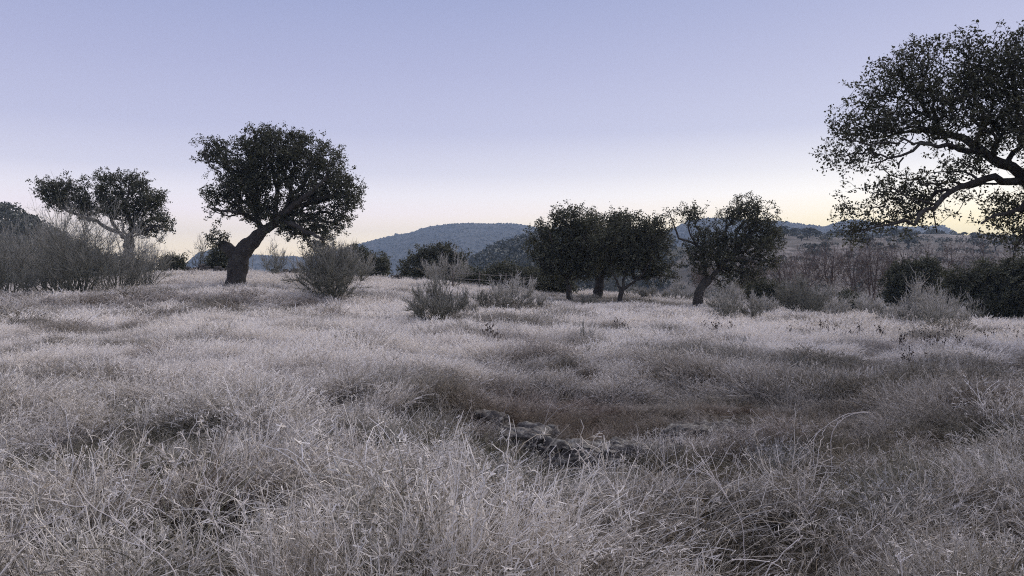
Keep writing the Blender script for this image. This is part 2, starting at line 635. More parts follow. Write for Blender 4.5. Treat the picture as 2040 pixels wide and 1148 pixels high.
PROF_A = [(-500, 560), (150, 560), (330, 545), (372, 526), (395, 509), (430, 499), (450, 496), (500, 510), (560, 514), (610, 516), (660, 505), (730, 487),
          (790, 474), (850, 461), (905, 453), (940, 451.5), (1000, 453), (1060, 458), (1130, 469), (1230, 492), (1400, 520), (1700, 545), (2100, 560)]
PROF_B = [(1050, 560), (1180, 525), (1250, 500), (1310, 478), (1340, 462), (1375, 444), (1420, 440), (1480, 445), (1560, 448), (1600, 453), (1640, 459),
          (1680, 448), (1705, 445), (1760, 453), (1810, 458), (1850, 456), (1875, 457), (1898, 466), (1915, 474), (1990, 488), (2200, 520), (2500, 560)]
PROF_C = [(1500, 540), (1700, 500), (1850, 480), (1930, 472.5), (2040, 474), (2200, 470), (2500, 480), (2900, 530)]
PROF_D = [(880, 575), (925, 548), (950, 527), (1000, 507), (1060, 489), (1100, 482), (1160, 478), (1250, 482), (1350, 495), (1450, 505), (1600, 530)]
PROF_E = [(1180, 570), (1300, 520), (1400, 495), (1500, 478), (1560, 472), (1620, 476), (1700, 479), (1800, 477), (1900, 478), (2040, 480), (2200, 478), (2600, 500)]
PROF_L = [(-700, 400), (-300, 408), (-100, 420), (0, 438), (40, 450), (70, 466), (110, 492), (170, 520), (240, 540), (320, 555), (420, 570)]
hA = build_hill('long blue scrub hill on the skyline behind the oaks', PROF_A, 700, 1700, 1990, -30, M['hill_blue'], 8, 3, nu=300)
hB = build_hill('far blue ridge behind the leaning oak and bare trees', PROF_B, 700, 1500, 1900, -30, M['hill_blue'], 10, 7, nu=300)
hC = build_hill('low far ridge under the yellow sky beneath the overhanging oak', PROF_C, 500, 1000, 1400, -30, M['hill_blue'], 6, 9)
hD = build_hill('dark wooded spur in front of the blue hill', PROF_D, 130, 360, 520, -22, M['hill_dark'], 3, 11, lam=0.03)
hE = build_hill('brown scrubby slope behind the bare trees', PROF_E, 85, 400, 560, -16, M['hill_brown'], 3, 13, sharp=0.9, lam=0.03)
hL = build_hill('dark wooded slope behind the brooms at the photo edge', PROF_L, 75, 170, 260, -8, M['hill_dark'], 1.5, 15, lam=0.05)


# ------------------------------------------------------------------ tree growing
def resample(P, step):
    P = np.asarray(P, float)
    L = np.concatenate([[0], np.cumsum(np.linalg.norm(np.diff(P[:, :3], axis=0), axis=1))])
    n = max(3, int(L[-1] / step) + 1)
    t = np.linspace(0, L[-1], n)
    out = np.stack([np.interp(t, L, P[:, k]) for k in range(P.shape[1])], -1)
    # soften the corners
    for _ in range(2):
        out[1:-1] = out[1:-1] * 0.5 + (out[:-2] + out[2:]) * 0.25
    return out


def grow(limbs, lobes_pts, rng, bf=0.25, tip=0.008, power=0.42, penal=None):
    """join scattered twig points to hand-laid limbs the way a tree would.  limbs: list of (N,4) x,y,z,r arrays, first is the trunk.
    returns chains of (P,R) for the grown branches, plus parents' directions at each twig point"""
    seeds = []; path = []; srad = []
    for k, L in enumerate(limbs):
        seg = np.concatenate([[0], np.cumsum(np.linalg.norm(np.diff(L[:, :3], axis=0), axis=1))])
        if k == 0:
            start = 0.0
        else:
            S = np.concatenate(seeds)
            start = np.concatenate(path)[np.argmin(np.linalg.norm(S - L[0, :3], axis=1))]
        seeds.append(L[:, :3]); path.append(start + seg + (penal or {}).get(k, 0.0)); srad.append(L[:, 3])
    S = np.concatenate(seeds); pl = np.concatenate(path); sr = np.concatenate(srad)
    ns = len(S); n = len(lobes_pts)
    P = np.concatenate([S, lobes_pts])
    plen = np.concatenate([pl, np.zeros(n)])
    # limbs low on the trunk carry no twigs
    okseed = sr < sr.max() * 0.72
    if okseed.sum() < 5:
        okseed[:] = True
    D = np.linalg.norm(lobes_pts[:, None] - S[None][:, okseed], axis=2) + bf * pl[okseed][None]
    idx = np.where(okseed)[0]
    cost = D.min(1); par = idx[D.argmin(1)]
    done = np.zeros(n, bool)
    parent = np.full(ns + n, -1)
    order = []
    big = 1e9
    c = cost.copy()
    for _ in range(n):
        j = int(np.argmin(c))
        done[j] = True
        parent[ns + j] = par[j]
        p = P[ns + j]
        plen[ns + j] = plen[par[j]] + np.linalg.norm(p - P[par[j]])
        order.append(ns + j)
        c[j] = big
        nc = np.linalg.norm(lobes_pts - p, axis=1) + bf * plen[ns + j]
        m = (nc < c) & ~done
        c[m] = nc[m]; par[m] = ns + j
    cnt = np.ones(ns + n)
    for j in reversed(order):
        if parent[j] >= ns:
            cnt[parent[j]] += cnt[j]
    rad = tip * cnt ** power
    children = {}
    for j in order:
        children.setdefault(int(parent[j]), []).append(j)
    chains = []
    stack = [(int(parent[j]), j) for j in order if parent[j] < ns]
    while stack:
        a, b = stack.pop()
        ch = [a, b]
        while True:
            k = children.get(b, [])
            if not k:
                break
            k = sorted(k, key=lambda q: -cnt[q])
            for o in k[1:]:
                stack.append((b, o))
            b = k[0]
            ch.append(b)
        r = rad[ch].copy()
        r[0] = min(r[1] * 1.15, max(sr[a] if a < ns else rad[a], r[1]))
        chains.append((P[ch], r))
    outdir = norm(P[ns:] - P[parent[ns:]])
    return chains, outdir


def wiggle_chain(P, R, rng, amp=0.12):
    """insert bent mid points"""
    d = np.diff(P, axis=0)
    L = np.linalg.norm(d, axis=1, keepdims=True)
    mid = P[:-1] + d * 0.5 + rng.normal(size=d.shape) * L * amp
    out = np.empty((len(P) * 2 - 1, 3))
    out[0::2] = P; out[1::2] = mid
    r = np.empty(len(out)); r[0::2] = R; r[1::2] = (R[:-1] + R[1:]) / 2
    return out, r


def lobe_points(lobes, d, n, rng, depth_k=1.0, shell=0.45, clump=0.22):
    """scatter twig points through ellipsoids given in photo pixels: (cx, cy, rx, ry[, depth offset m, density])"""
    w = np.array([l[2] * l[3] * (l[5] if len(l) > 5 else 1.0) for l in lobes], float)
    k = rng.choice(len(lobes), n, p=w / w.sum())
    nc = max(6, n // 12)
    dirs = norm(rng.normal(size=(nc, 3)))
    rr = rng.uniform(0, 1, nc) ** shell
    out = np.empty((nc, 3))
    for i in range(nc):
        l = lobes[k[i]]
        off = l[4] if len(l) > 4 else 0.0
        s = d / F
        c = at(l[0], l[1], d + off)
        q = np.array([l[2] * s, 0.5 * (l[2] + l[3]) * s * depth_k, l[3] * s])
        out[i] = c + dirs[i] * rr[i] * np.maximum(q - clump * 0.8, q * 0.4)
    own = rng.choice(nc, n)
    return out[own] + np.clip(rng.normal(size=(n, 3)), -1.7, 1.7) * clump * rng.uniform(0.45, 1.6, (nc, 1))[own]


def thin_points(P, dmin):
    """drop points closer than dmin (grid based)"""
    key = np.floor(P / dmin).astype(int)
    _, i = np.unique(key, axis=0, return_index=True)
    return P[np.sort(i)]


def px_limb(pts, d, r_scale=1.0):
    """limb from photo pixels: (px, py, radius px[, depth offset m])"""
    out = []
    for p in pts:
        off = p[3] if len(p) > 3 else 0.0
        w = at(p[0], p[1], d + off)
        out.append([*w, p[2] * d / F * r_scale])
    return np.array(out)


def oak(name, label, d, trunk, limbs, lobes, seed, n_twigs, leaves, leaf_len, mats=('bark', 'twig', 'leaf'), cat='tree', group=None,
        bf=0.25, tip=0.010, spread=0.22, twiglets=False, depth_k=1.0, shell=0.45, up=0.3, z_sink=0.15, min_gap=0.16, pow_=0.42, limb_k=0.8, penal=None, extra=(), wob=0.26):
    rng = np.random.default_rng(seed)
    T = px_limb(trunk, d)
    base = T[0, :3].copy()
    g = float(ground(base[0], base[1]))
    base[2] = g
    T[0, 2] = g - z_sink
    Ls = [resample(T, 0.10)] + [resample(px_limb(l, d, limb_k), 0.22) for l in limbs]
    for L in Ls[1:]:
        L[1:-1, :3] += rng.normal(size=(len(L) - 2, 3)) * 0.035
    pts = thin_points(lobe_points(lobes, d, n_twigs, rng, depth_k, shell), min_gap)
    chains, outdir = grow(Ls, pts, rng, bf, tip, pow_, penal)
    for limb, lobes2, n2 in extra:
        Lx = resample(px_limb(limb, d, limb_k), 0.1)
        p2 = thin_points(lobe_points(lobes2, d, n2, rng, depth_k, shell), min_gap)
        c2, o2 = grow([Lx], p2, rng, bf, tip, pow_)
        chains = chains + c2; outdir = np.concatenate([outdir, o2]); pts = np.concatenate([pts, p2]); Ls.append(Lx)
    root = empty(name, base)
    mb = MB()
    for i, L in enumerate(Ls):
        tube_path(mb, L[:, :3], L[:, 3], 22 if i == 0 else 9, wob if i == 0 else 0.16, seed + i)
    mb.build('trunk', M[mats[0]], root, True, base)
    mb = MB()
    for P, R in chains:
        P, R = wiggle_chain(P, R, rng)
        tube_path(mb, P, R, 5 if R[0] > 0.02 else 3)
    C = pts; n = len(C)
    per = max(1, leaves // n)
    # leaves sit along little sprays that start at each twig point
    ns = max(3, per // 9)
    sdir = norm(np.repeat(outdir, ns, 0) * 0.55 + rng.normal(size=(n * ns, 3)) * 0.75 + np.array([0, 0, 0.12]))
    sp = np.repeat(C, ns, 0)
    sl = rng.uniform(0.5, 1.25, n * ns)[:, None] * spread
    if twiglets:
        PP = np.stack([sp, sp + sdir * sl * 0.5 + rng.normal(size=sp.shape) * 0.02, sp + sdir * sl], 1)
        V, q, t = ribbons(PP, np.array([[0.010, 0.008, 0.004]]).repeat(len(PP), 0), rng)
        mb.add(V, q)
    mb.build('branches', M[mats[1]], root, True, base)
    nl = max(1, per // ns)
    LP = np.repeat(sp, nl, 0) + np.repeat(sdir * sl, nl, 0) * rng.uniform(0.15, 1.05, (n * ns * nl, 1)) + rng.normal(size=(n * ns * nl, 3)) * leaf_len * 0.55
    V, q = leaf_quads(LP, rng, leaf_len, leaf_len * 0.62, up, np.repeat(sdir, nl, 0))
    tint = np.clip(rng.normal(0.4, 0.2, len(LP)) + np.repeat(rng.normal(0, 0.2, n), ns * nl), 0, 1)
    MB().add(V, q, tint=np.repeat(tint, 4)).build('crown', M[mats[2]], root, False, base)
    tag(root, label, cat, group)
    return root


G_OAK = 'oaks standing in the field'
# the tall oak left of the middle
oak('oak_tree', 'tall wide-crowned oak with thick leaning trunk and broken stub', 37.0,
    [(470, 582, 26), (470, 572, 21), (472, 555, 18.5), (474, 535, 18), (477, 517, 18.5), (482, 503, 19), (495, 489, 15.5), (511, 473, 12), (524, 460, 10.5)],
    [[(476, 514, 19), (458, 499, 17), (447, 491, 14), (439, 484, 9)],
     [(524, 460, 12), (545, 446, 10.5), (565, 428, 9, -0.4), (586, 408, 8, -0.7), (621, 384, 5, -1.0), (650, 352, 3, -1.2)],
     [(522, 461, 9), (512, 436, 6, 0.3), (498, 410, 5, 0.6), (489, 387, 4.5, 0.8), (476, 365, 3.6, 1.0), (462, 345, 2.5, 1.2)],
     [(540, 448, 8), (550, 415, 6, 0.6), (552, 380, 5, 1.0), (545, 345, 4, 1.2), (536, 310, 2.5, 1.2)],
     [(565, 428, 7, -0.4), (580, 390, 5.5, 0.2), (578, 350, 4, 0.4), (592, 312, 2.5, 0.5)],
     [(556, 440, 8), (585, 448, 6, -0.9), (618, 466, 4.5, -1.6), (645, 478, 3, -2.0)],
     [(512, 440, 5), (480, 425, 4, -0.8), (450, 420, 3, -1.3), (420, 415, 2, -1.5)],
     [(586, 408, 6, -0.7), (630, 405, 4.5, 0.3), (670, 390, 3, 0.8), (700, 400, 2, 1.0)]],
    [(545, 300, 80, 46), (490, 325, 65, 50), (612, 318, 74, 50), (660, 360, 58, 52), (436, 302, 32, 22, 0, 1.6), (424, 400, 34, 26, 0, 1.2), (462, 390, 55, 45),
     (560, 370, 85, 50), (625, 400, 62, 42), (694, 392, 32, 34), (590, 452, 60, 38), (640, 462, 42, 30, 0, 1.2), (662, 436, 44, 26), (530, 415, 50, 34), 
     (636, 492, 34, 15), (525, 268, 38, 19), (590, 274, 36, 18), (500, 360, 70, 40)],
    11, 4600, 72000, 0.098, group=G_OAK, min_gap=0.2, penal={1: 8.0}, wob=0.17, extra=[([(446, 490, 3), (440, 480, 2), (432, 474, 1.4, 0.3)], [(430, 474, 14, 9), (446, 476, 16, 8), (420, 480, 8, 7)], 60)])
# broad oak behind the brooms at the left
oak('oak_tree', 'low spreading oak with forked limbs behind the tall brooms', 50.0,
    [(250, 560, 12), (252, 530, 11), (256, 500, 10), (258, 475, 9)],
    [[(258, 478, 8), (235, 462, 6.5), (213, 455, 6, -0.5), (190, 440, 5, -0.8), (155, 428, 4, -0.8), (115, 412, 2.5, -0.8)],
     [(258, 475, 8), (266, 440, 6), (285, 408, 4.5, 0.6), (300, 390, 2.5, 0.8)],
     [(235, 462, 6), (218, 430, 5, 0.6), (206, 398, 3.5, 0.9), (200, 370, 2, 1)],
     [(262, 455, 6), (250, 415, 5, -0.6), (256, 380, 3, -0.8)],
     [(264, 465, 5), (295, 455, 4, -0.8), (325, 450, 2.5, -1)]],
    [(112, 378, 42, 24, 0, 1.5), (150, 396, 48, 30, 0, 1.4), (150, 416, 34, 14), (186, 424, 30, 14), (165, 364, 22, 18), (205, 364, 28, 23), (215, 395, 42, 28), (257, 366, 33, 24), (250, 410, 52, 38),
     (302, 402, 32, 32), (320, 440, 34, 24), (285, 455, 48, 24), (128, 405, 30, 18), (92, 388, 18, 12), (290, 378, 22, 15)],
    23, 2400, 33000, 0.118, mats=('twig', 'twig', 'leaf'), group=G_OAK, min_gap=0.26, spread=0.28, shell=0.5, limb_k=0.62)
# the group right of the middle
oak('oak_tree', 'dark thin-trunked oak, first of the dense clump beside the broom', 38.0,
    [(1138, 618, 8), (1136, 603, 6), (1133, 580, 5), (1132, 555, 4.8), (1133, 535, 4.5)],
    [[(1133, 540, 4.5), (1115, 515, 3.5), (1100, 485, 2.5, -0.5), (1095, 462, 1.5, -0.6)],
     [(1133, 540, 4.5), (1140, 505, 3.5, 0.5), (1140, 465, 2.4, 0.6), (1138, 435, 1.4, 0.6)],
     [(1133, 545, 4), (1158, 525, 3), (1170, 500, 2)]],
    [(1132, 437, 40, 22), (1095, 462, 36, 26), (1140, 490, 70, 38), (1092, 505, 42, 32), (1072, 492, 22, 24), (1108, 538, 38, 18), (1162, 532, 34, 18),
     (1170, 460, 40, 28), (1080, 535, 20, 16), (1140, 515, 56, 32)],
    31, 2100, 25000, 0.10, group=G_OAK, spread=0.26, min_gap=0.2)
oak('oak_tree', 'thick-trunked oak in the middle of the dense clump', 43.0,
    [(1188, 606, 12), (1190, 594, 9.5), (1193, 572, 8.5), (1196, 550, 8), (1198, 535, 7)],
    [[(1198, 540, 7), (1185, 510, 5), (1175, 480, 3, -0.6)],
     [(1198, 540, 7), (1208, 500, 5, 0.6), (1215, 460, 3, 0.8), (1225, 440, 2, 0.8)],
     [(1198, 545, 6), (1225, 528, 4), (1245, 510, 2.5)]],
    [(1200, 455, 52, 26), (1237, 439, 40, 15), (1200, 495, 62, 42), (1182, 528, 48, 20), (1235, 495, 46, 36), (1180, 450, 30, 18), (1215, 535, 36, 14)],
    37, 1800, 21000, 0.11, group=G_OAK, spread=0.28, min_gap=0.22)
oak('oak_tree', 'dark oak with slim trunk forking low, nearest of the dense clump', 37.0,
    [(1231, 620, 6.5), (1233, 607, 5.2), (1236, 590, 4.8), (1239, 577, 5)],
    [[(1239, 578, 4), (1229, 565, 3), (1222, 548, 2.4), (1215, 520, 1.6)],
     [(1239, 578, 4), (1241, 560, 3), (1248, 530, 2.4, 0.5), (1258, 490, 1.8, 0.8)],
     [(1239, 578, 4), (1253, 568, 3.2), (1270, 556, 2.6, -0.4), (1292, 530, 2, -0.6), (1300, 490, 1.4, -0.6)],
     [(1268, 558, 2.4), (1300, 552, 1.8, -0.5), (1330, 552, 1.2, -0.6)]],
    [(1265, 462, 52, 32), (1302, 455, 28, 18), (1282, 500, 48, 42), (1250, 522, 50, 24), (1310, 535, 34, 16), (1334, 548, 20, 12), (1222, 485, 42, 36),
     (1285, 542, 34, 12), (1316, 495, 16, 25)],
    41, 2000, 23500, 0.095, group=G_OAK, spread=0.25, min_gap=0.19)
oak('oak_tree', 'crooked oak leaning to the right with open twisted crown', 36.0,
    [(1385, 626, 13), (1388, 615, 9.5), (1392, 596, 8.3), (1395, 577, 8.5), (1402, 565, 8), (1413, 556, 7.5)],
    [[(1413, 556, 7), (1425, 545, 6.2), (1436, 534, 5.8), (1448, 520, 5.2), (1462, 508, 4.5), (1468, 490, 3.8, 0.4), (1466, 460, 3, 0.6), (1490, 440, 2, 0.8)],
     [(1410, 558, 5.5), (1407, 540, 4.5, 0.4), (1402, 525, 3.6, 0.6), (1395, 505, 3, 0.8)],
     [(1402, 525, 3.6, 0.6), (1400, 500, 3.2, 0.2), (1388, 486, 3), (1364, 483, 2.8), (1350, 470, 2.2), (1343, 450, 1.8), (1335, 428, 1.2)],
     [(1388, 486, 2.4), (1374, 472, 2), (1371, 450, 1.7), (1374, 430, 1.2)],
     [(1450, 519, 4, 0), (1478, 512, 3.4, -0.5), (1496, 516, 2.8, -0.8), (1512, 524, 2, -1)],
     [(1468, 495, 3.4, 0.4), (1495, 470, 2.8, 0.8), (1520, 445, 2.2, 1), (1540, 428, 1.4, 1)],
     [(1436, 534, 4), (1460, 545, 2.6, 0.8), (1480, 552, 1.8, 1)]],
    [(1374, 424, 28, 16, 0, 0.7), (1338, 428, 13, 13, 0, 0.5), (1490, 419, 50, 18), (1542, 425, 17, 12), (1500, 446, 42, 20), (1402, 468, 34, 22, 0, 0.8), (1432, 503, 52, 26, 0, 0.7),
     (1382, 512, 24, 16, 0, 0.6), (1500, 488, 55, 38), (1530, 468, 28, 24), (1540, 520, 18, 10), (1472, 545, 44, 20), (1402, 532, 24, 12), (1456, 435, 22, 15, 0, 0.7), (1440, 480, 30, 22)],
    47, 2000, 30000, 0.085, group=G_OAK, spread=0.2, min_gap=0.17)

# the near oak whose trunk stands past the right edge
dR = 17.0
oak('oak_tree', 'large near oak with arching limbs overhanging the picture corner', dR,
    [(2150, 745, 52), (2148, 690, 42), (2140, 600, 36), (2128, 500, 33), (2112, 425, 31), (2095, 395, 29)],
    [[(2095, 398, 19), (2065, 374, 16), (2036, 363, 13.5), (2000, 358, 11.5, -0.2), (1968, 357, 10, -0.3), (1931, 363, 8.5, -0.5), (1879, 389, 7, -0.7), (1844, 423, 6, -0.9), (1812, 450, 5, -1.0), (1766, 447, 3.4, -1.1), (1720, 462, 2, -1.1)],
     [(2095, 395, 22), (2060, 365, 18), (2025, 343, 15.5), (1990, 326, 14), (1965, 308, 13), (1940, 283, 12, 0.2), (1905, 268, 10.5, 0.3), (1868, 258, 9, 0.4), (1832, 259, 7, 0.5), (1800, 264, 4.5, 0.5), (1765, 272, 2.5, 0.5)],
     [(1958, 305, 9), (1920, 296, 7.5, -0.3), (1879, 290, 6.5, -0.5), (1845, 286, 5.5, -0.6), (1820, 294, 4.5, -0.7), (1800, 314, 3.5, -0.7), (1768, 321, 2.8, -0.7), (1735, 326, 1.8, -0.7)],
     [(1800, 314, 2.6, -0.7), (1792, 323, 2.6, -0.7), (1790, 336, 2.2, -0.7)],
     [(1945, 288, 9, 0.2), (1955, 264, 7.5, 0.6), (1968, 243, 7, 0.9), (1996, 234, 6, 1.2), (2025, 215, 4.5, 1.4), (2045, 185, 3, 1.5)],
     [(1870, 258, 6.5, 0.4), (1861, 235, 5.8, 0.5), (1858, 190, 4.5, 0.6), (1850, 150, 3.4, 0.7), (1847, 105, 1.8, 0.7)],
     [(1962, 250, 6.5, 0.8), (1950, 205, 5.2, 0.9), (1938, 165, 4.2, 1.0), (1930, 130, 3.2, 1.0), (1922, 85, 1.8, 1.0)],
     [(1880, 262, 5, 0.4), (1840, 225, 3.8, 0.2), (1790, 190, 3, 0.1), (1745, 175, 2, 0)],
     [(1850, 286, 4, -0.6), (1790, 285, 3, -0.9), (1735, 290, 2.4, -1.1), (1690, 280, 1.6, -1.2)],
     [(1865, 408, 3.6, -0.8), (1835, 405, 3, -0.9), (1808, 385, 2.4, -1.0), (1775, 375, 1.6, -1.1)],
     [(1857, 412, 2.2, -0.8), (1858, 435, 2, -0.7), (1859, 452, 1.8, -0.7), (1866, 463, 1.6, -0.7)],
     [(2080, 385, 12), (2060, 340, 10, 0.8), (2052, 280, 8, 1.2), (2030, 220, 5, 1.6), (2010, 150, 3, 1.8), (2005, 90, 1.6, 1.8)],
     [(2050, 400, 8, -0.6), (2020, 425, 6.5, -1.0), (1985, 430, 4.5, -1.3), (1955, 445, 2.5, -1.5)],
     [(2100, 400, 9), (2060, 440, 6, -0.5), (2035, 470, 3.5, -0.8), (2020, 500, 2, -0.9)],
     [(2095, 395, 18), (2110, 320, 13, -0.6), (2130, 230, 9, -1), (2120, 130, 5, -1.2)],
     [(2100, 400, 18), (2160, 340, 13, 0.5), (2230, 290, 9, 0.8), (2300, 260, 5, 1)],
     [(2105, 410, 14), (2200, 400, 9, -1), (2300, 390, 5, -1.5)],
     [(1950, 360, 4, -0.4), (1920, 340, 3, 0), (1885, 335, 2.4, 0.2), (1850, 345, 1.5, 0.3)]],
    [(1697, 245, 34, 40), (1688, 305, 28, 32), (1740, 195, 46, 40), (1760, 262, 58, 46), (1800, 150, 52, 44), (1836, 108, 34, 28), (1830, 198, 58, 55),
     (1880, 240, 58, 46, 0, 0.8), (1918, 95, 40, 46), (1930, 175, 56, 58), (1990, 145, 52, 58), (2025, 95, 30, 44), (2000, 245, 56, 55), (2045, 180, 50, 60),
     (1740, 318, 44, 22), (1790, 375, 42, 22), (1745, 392, 40, 24), (1690, 415, 30, 14), (1720, 452, 44, 13), (1790, 425, 46, 24), (1842, 392, 36, 28),
     (1880, 340, 44, 24), (1950, 408, 42, 24), (2000, 415, 40, 32), (1985, 455, 32, 18), (2030, 470, 28, 30), (2050, 400, 30, 50), (1945, 325, 36, 18, 0, 0.5),
     (2110, 120, 90, 90), (2200, 220, 110, 110), (2280, 330, 90, 80), (2160, 330, 70, 60, -1), (2250, 420, 80, 50), (2090, 260, 60, 70, -1.5), (2120, 460, 60, 40, -1)],
    53, 6400, 66000, 0.072, bf=0.18, tip=0.0045, spread=0.19, twiglets=True, min_gap=0.15, depth_k=1.1, shell=0.42, pow_=0.40, limb_k=0.64)

# dark bushy oaks at the right
oak('oak_tree', 'round dark evergreen oak behind the tall frosted broom', 46.0,
    [(1828, 640, 7), (1828, 610, 5.5), (1830, 585, 4.5)],
    [[(1830, 588, 4), (1810, 565, 2.6), (1795, 550, 1.6)], [(1830, 588, 4), (1840, 560, 2.6), (1850, 540, 1.6)], [(1830, 585, 3), (1865, 570, 1.8)]],
    [(1825, 548, 46, 28), (1800, 565, 34, 28), (1855, 560, 34, 30), (1830, 585, 55, 26), (1790, 590, 24, 20)],
    61, 1700, 40000, 0.12, group=G_OAK, spread=0.3, min_gap=0.22)
oak('oak_tree', 'wide dark oak with curved low trunk at the picture edge', 40.0,
    [(1944, 660, 7), (1945, 645, 5.5), (1950, 628, 5), (1962, 615, 4.5), (1980, 605, 4)],
    [[(1980, 605, 4), (2010, 585, 3), (2030, 560, 2)], [(1962, 615, 3.5), (1950, 585, 2.6), (1935, 560, 1.8)], [(1980, 605, 3.5), (1985, 570, 2.6), (1985, 540, 1.8)],
     [(1990, 602, 3.4), (2040, 600, 2.6), (2080, 585, 2)]],
    [(1925, 562, 46, 30), (1980, 548, 46, 34), (2030, 540, 46, 30), (1960, 590, 60, 32), (2020, 590, 60, 40), (2080, 570, 60, 50), (2040, 625, 50, 18), (1905, 585, 26, 20), (2110, 600, 40, 40), (1985, 620, 34, 14)],
    67, 3000, 62000, 0.11, group=G_OAK, spread=0.28, min_gap=0.21)
# smaller ones behind
oak('oak_tree', 'small grey-green oak beside the dark broom below the blue hill', 56.0,
    [(738, 570, 4), (738, 552, 3), (737, 540, 2.6)],
    [[(737, 540, 2.5), (725, 525, 1.6), (715, 512, 1)], [(737, 540, 2.5), (748, 528, 1.6), (755, 518, 1)]],
    [(715, 512, 26, 16), (748, 525, 22, 18), (735, 535, 30, 18), (700, 530, 20, 22), (760, 535, 10, 12)],
    71, 900, 22000, 0.13, mats=('bark', 'twig', 'leaf_bush'), group=G_OAK, spread=0.32, min_gap=0.26)
oak('oak_tree', 'rounded oak rising behind the frosted broom below the blue hill', 54.0,
    [(872, 585, 5), (872, 560, 4), (870, 545, 3.4)],
    [[(870, 548, 3.2), (850, 530, 2), (835, 520, 1.2)], [(870, 545, 3), (880, 520, 2), (885, 505, 1.2)], [(870, 550, 2.2), (840, 540, 1.6), (812, 532, 1)]],
    [(850, 515, 28, 20), (885, 510, 26, 18), (905, 530, 22, 24), (850, 538, 34, 18), (880, 540, 36, 20), (830, 525, 16, 10), (810, 530, 10, 4), (915, 550, 18, 14)],
    73, 1300, 34000, 0.125, mats=('bark', 'twig', 'leaf_bush'), group=G_OAK, spread=0.3, min_gap=0.24)


# ------------------------------------------------------------------ dark evergreen bushes (no visible trunk)
def bush(label, d, lobes, seed, leaves, leaf_len, mat='leaf_bush', group=None, name='evergreen_bush'):
    rng = np.random.default_rng(seed)
    cx = sum(l[0] for l in lobes) / len(lobes)
    base = at(cx, lobes[0][1], d)
    base[2] = float(ground(base[0], base[1]))
    stems = []
    for i in range(5):
        a = rng.uniform(0, 6.28)
        p1 = base + np.array([math.cos(a) * 0.3, math.sin(a) * 0.3, 0.5])
        stems.append(np.array([[*(base - [0, 0, 0.1]), 0.05], [*p1, 0.03], [*(p1 + [math.cos(a) * 0.4, math.sin(a) * 0.4, 0.5]), 0.02]]))
    Ls = [resample(s, 0.2) for s in stems]
    pts = thin_points(lobe_points(lobes, d, max(200, leaves // 25), rng, 1.0, 0.45), 0.22)
    pts[:, 2] = np.maximum(pts[:, 2], ground(pts[:, 0], pts[:, 1]) + 0.1)
    chains, od = grow(Ls, pts, rng, 0.25, 0.008)
    root = empty(name, base)
    mb = MB()
    for L in Ls:
        tube_path(mb, L[:, :3], L[:, 3], 5)
    for P, R in chains:
        tube_path(mb, P, R, 3)
    mb.build('stems', M['twig'], root, True, base)
    n = len(pts); per = max(2, leaves // n)
    LP = np.repeat(pts, per, 0) + rng.normal(size=(n * per, 3)) * 0.17
    V, q = leaf_quads(LP, rng, leaf_len, leaf_len * 0.6, 0.4)
    tint = np.clip(rng.normal(0.42, 0.22, n * per) + np.repeat(rng.normal(0, 0.15, n), per), 0, 1)
    MB().add(V, q, tint=np.repeat(tint, 4)).build('foliage', M[mat], root, False, base)
    return tag(root, label, 'bush', group)


G_BUSH = 'evergreen bushes along the far edge of the field'
bush('dark low bush behind the wire fence', 50, [(955, 562, 26, 14), (925, 560, 18, 10), (940, 556, 18, 10)], 81, 9000, 0.13, 'leaf', G_BUSH)
bush('olive bush topping the pale arching broom', 46, [(1010, 548, 28, 14), (1040, 556, 26, 14), (1065, 566, 22, 14), (985, 552, 18, 10)], 83, 14000, 0.13, 'leaf_bush', G_BUSH)
bush('dark bush low against the stone wall beside the small oak', 58, [(812, 556, 14, 8), (825, 552, 14, 8)], 85, 5000, 0.14, 'leaf', G_BUSH)
bush('dark bush behind the tall oak trunk at the wall', 50, [(440, 524, 18, 10), (444, 514, 10, 8)], 87, 7000, 0.13, 'leaf', G_BUSH)
bush('dark bush at the foot of the bare trees between two frosted brooms', 44, [(1680, 610, 18, 10), (1690, 604, 14, 8)], 89, 6000, 0.12, 'leaf', G_BUSH)
bush('shadowy bush under the leaning oak beside the tall green broom', 45, [(1530, 588, 26, 16), (1510, 584, 18, 12)], 91, 8000, 0.12, 'leaf', G_BUSH)
bush('dark bush low behind the dense clump beside the fence', 47, [(1096, 560, 34, 18), (1070, 556, 22, 14), (1120, 566, 24, 12)], 95, 12000, 0.12, 'leaf', G_BUSH)
bush('dark bush at the end of the left hand brooms', 55, [(335, 525, 20, 9), (350, 528, 14, 7)], 93, 6000, 0.13, 'leaf', G_BUSH)


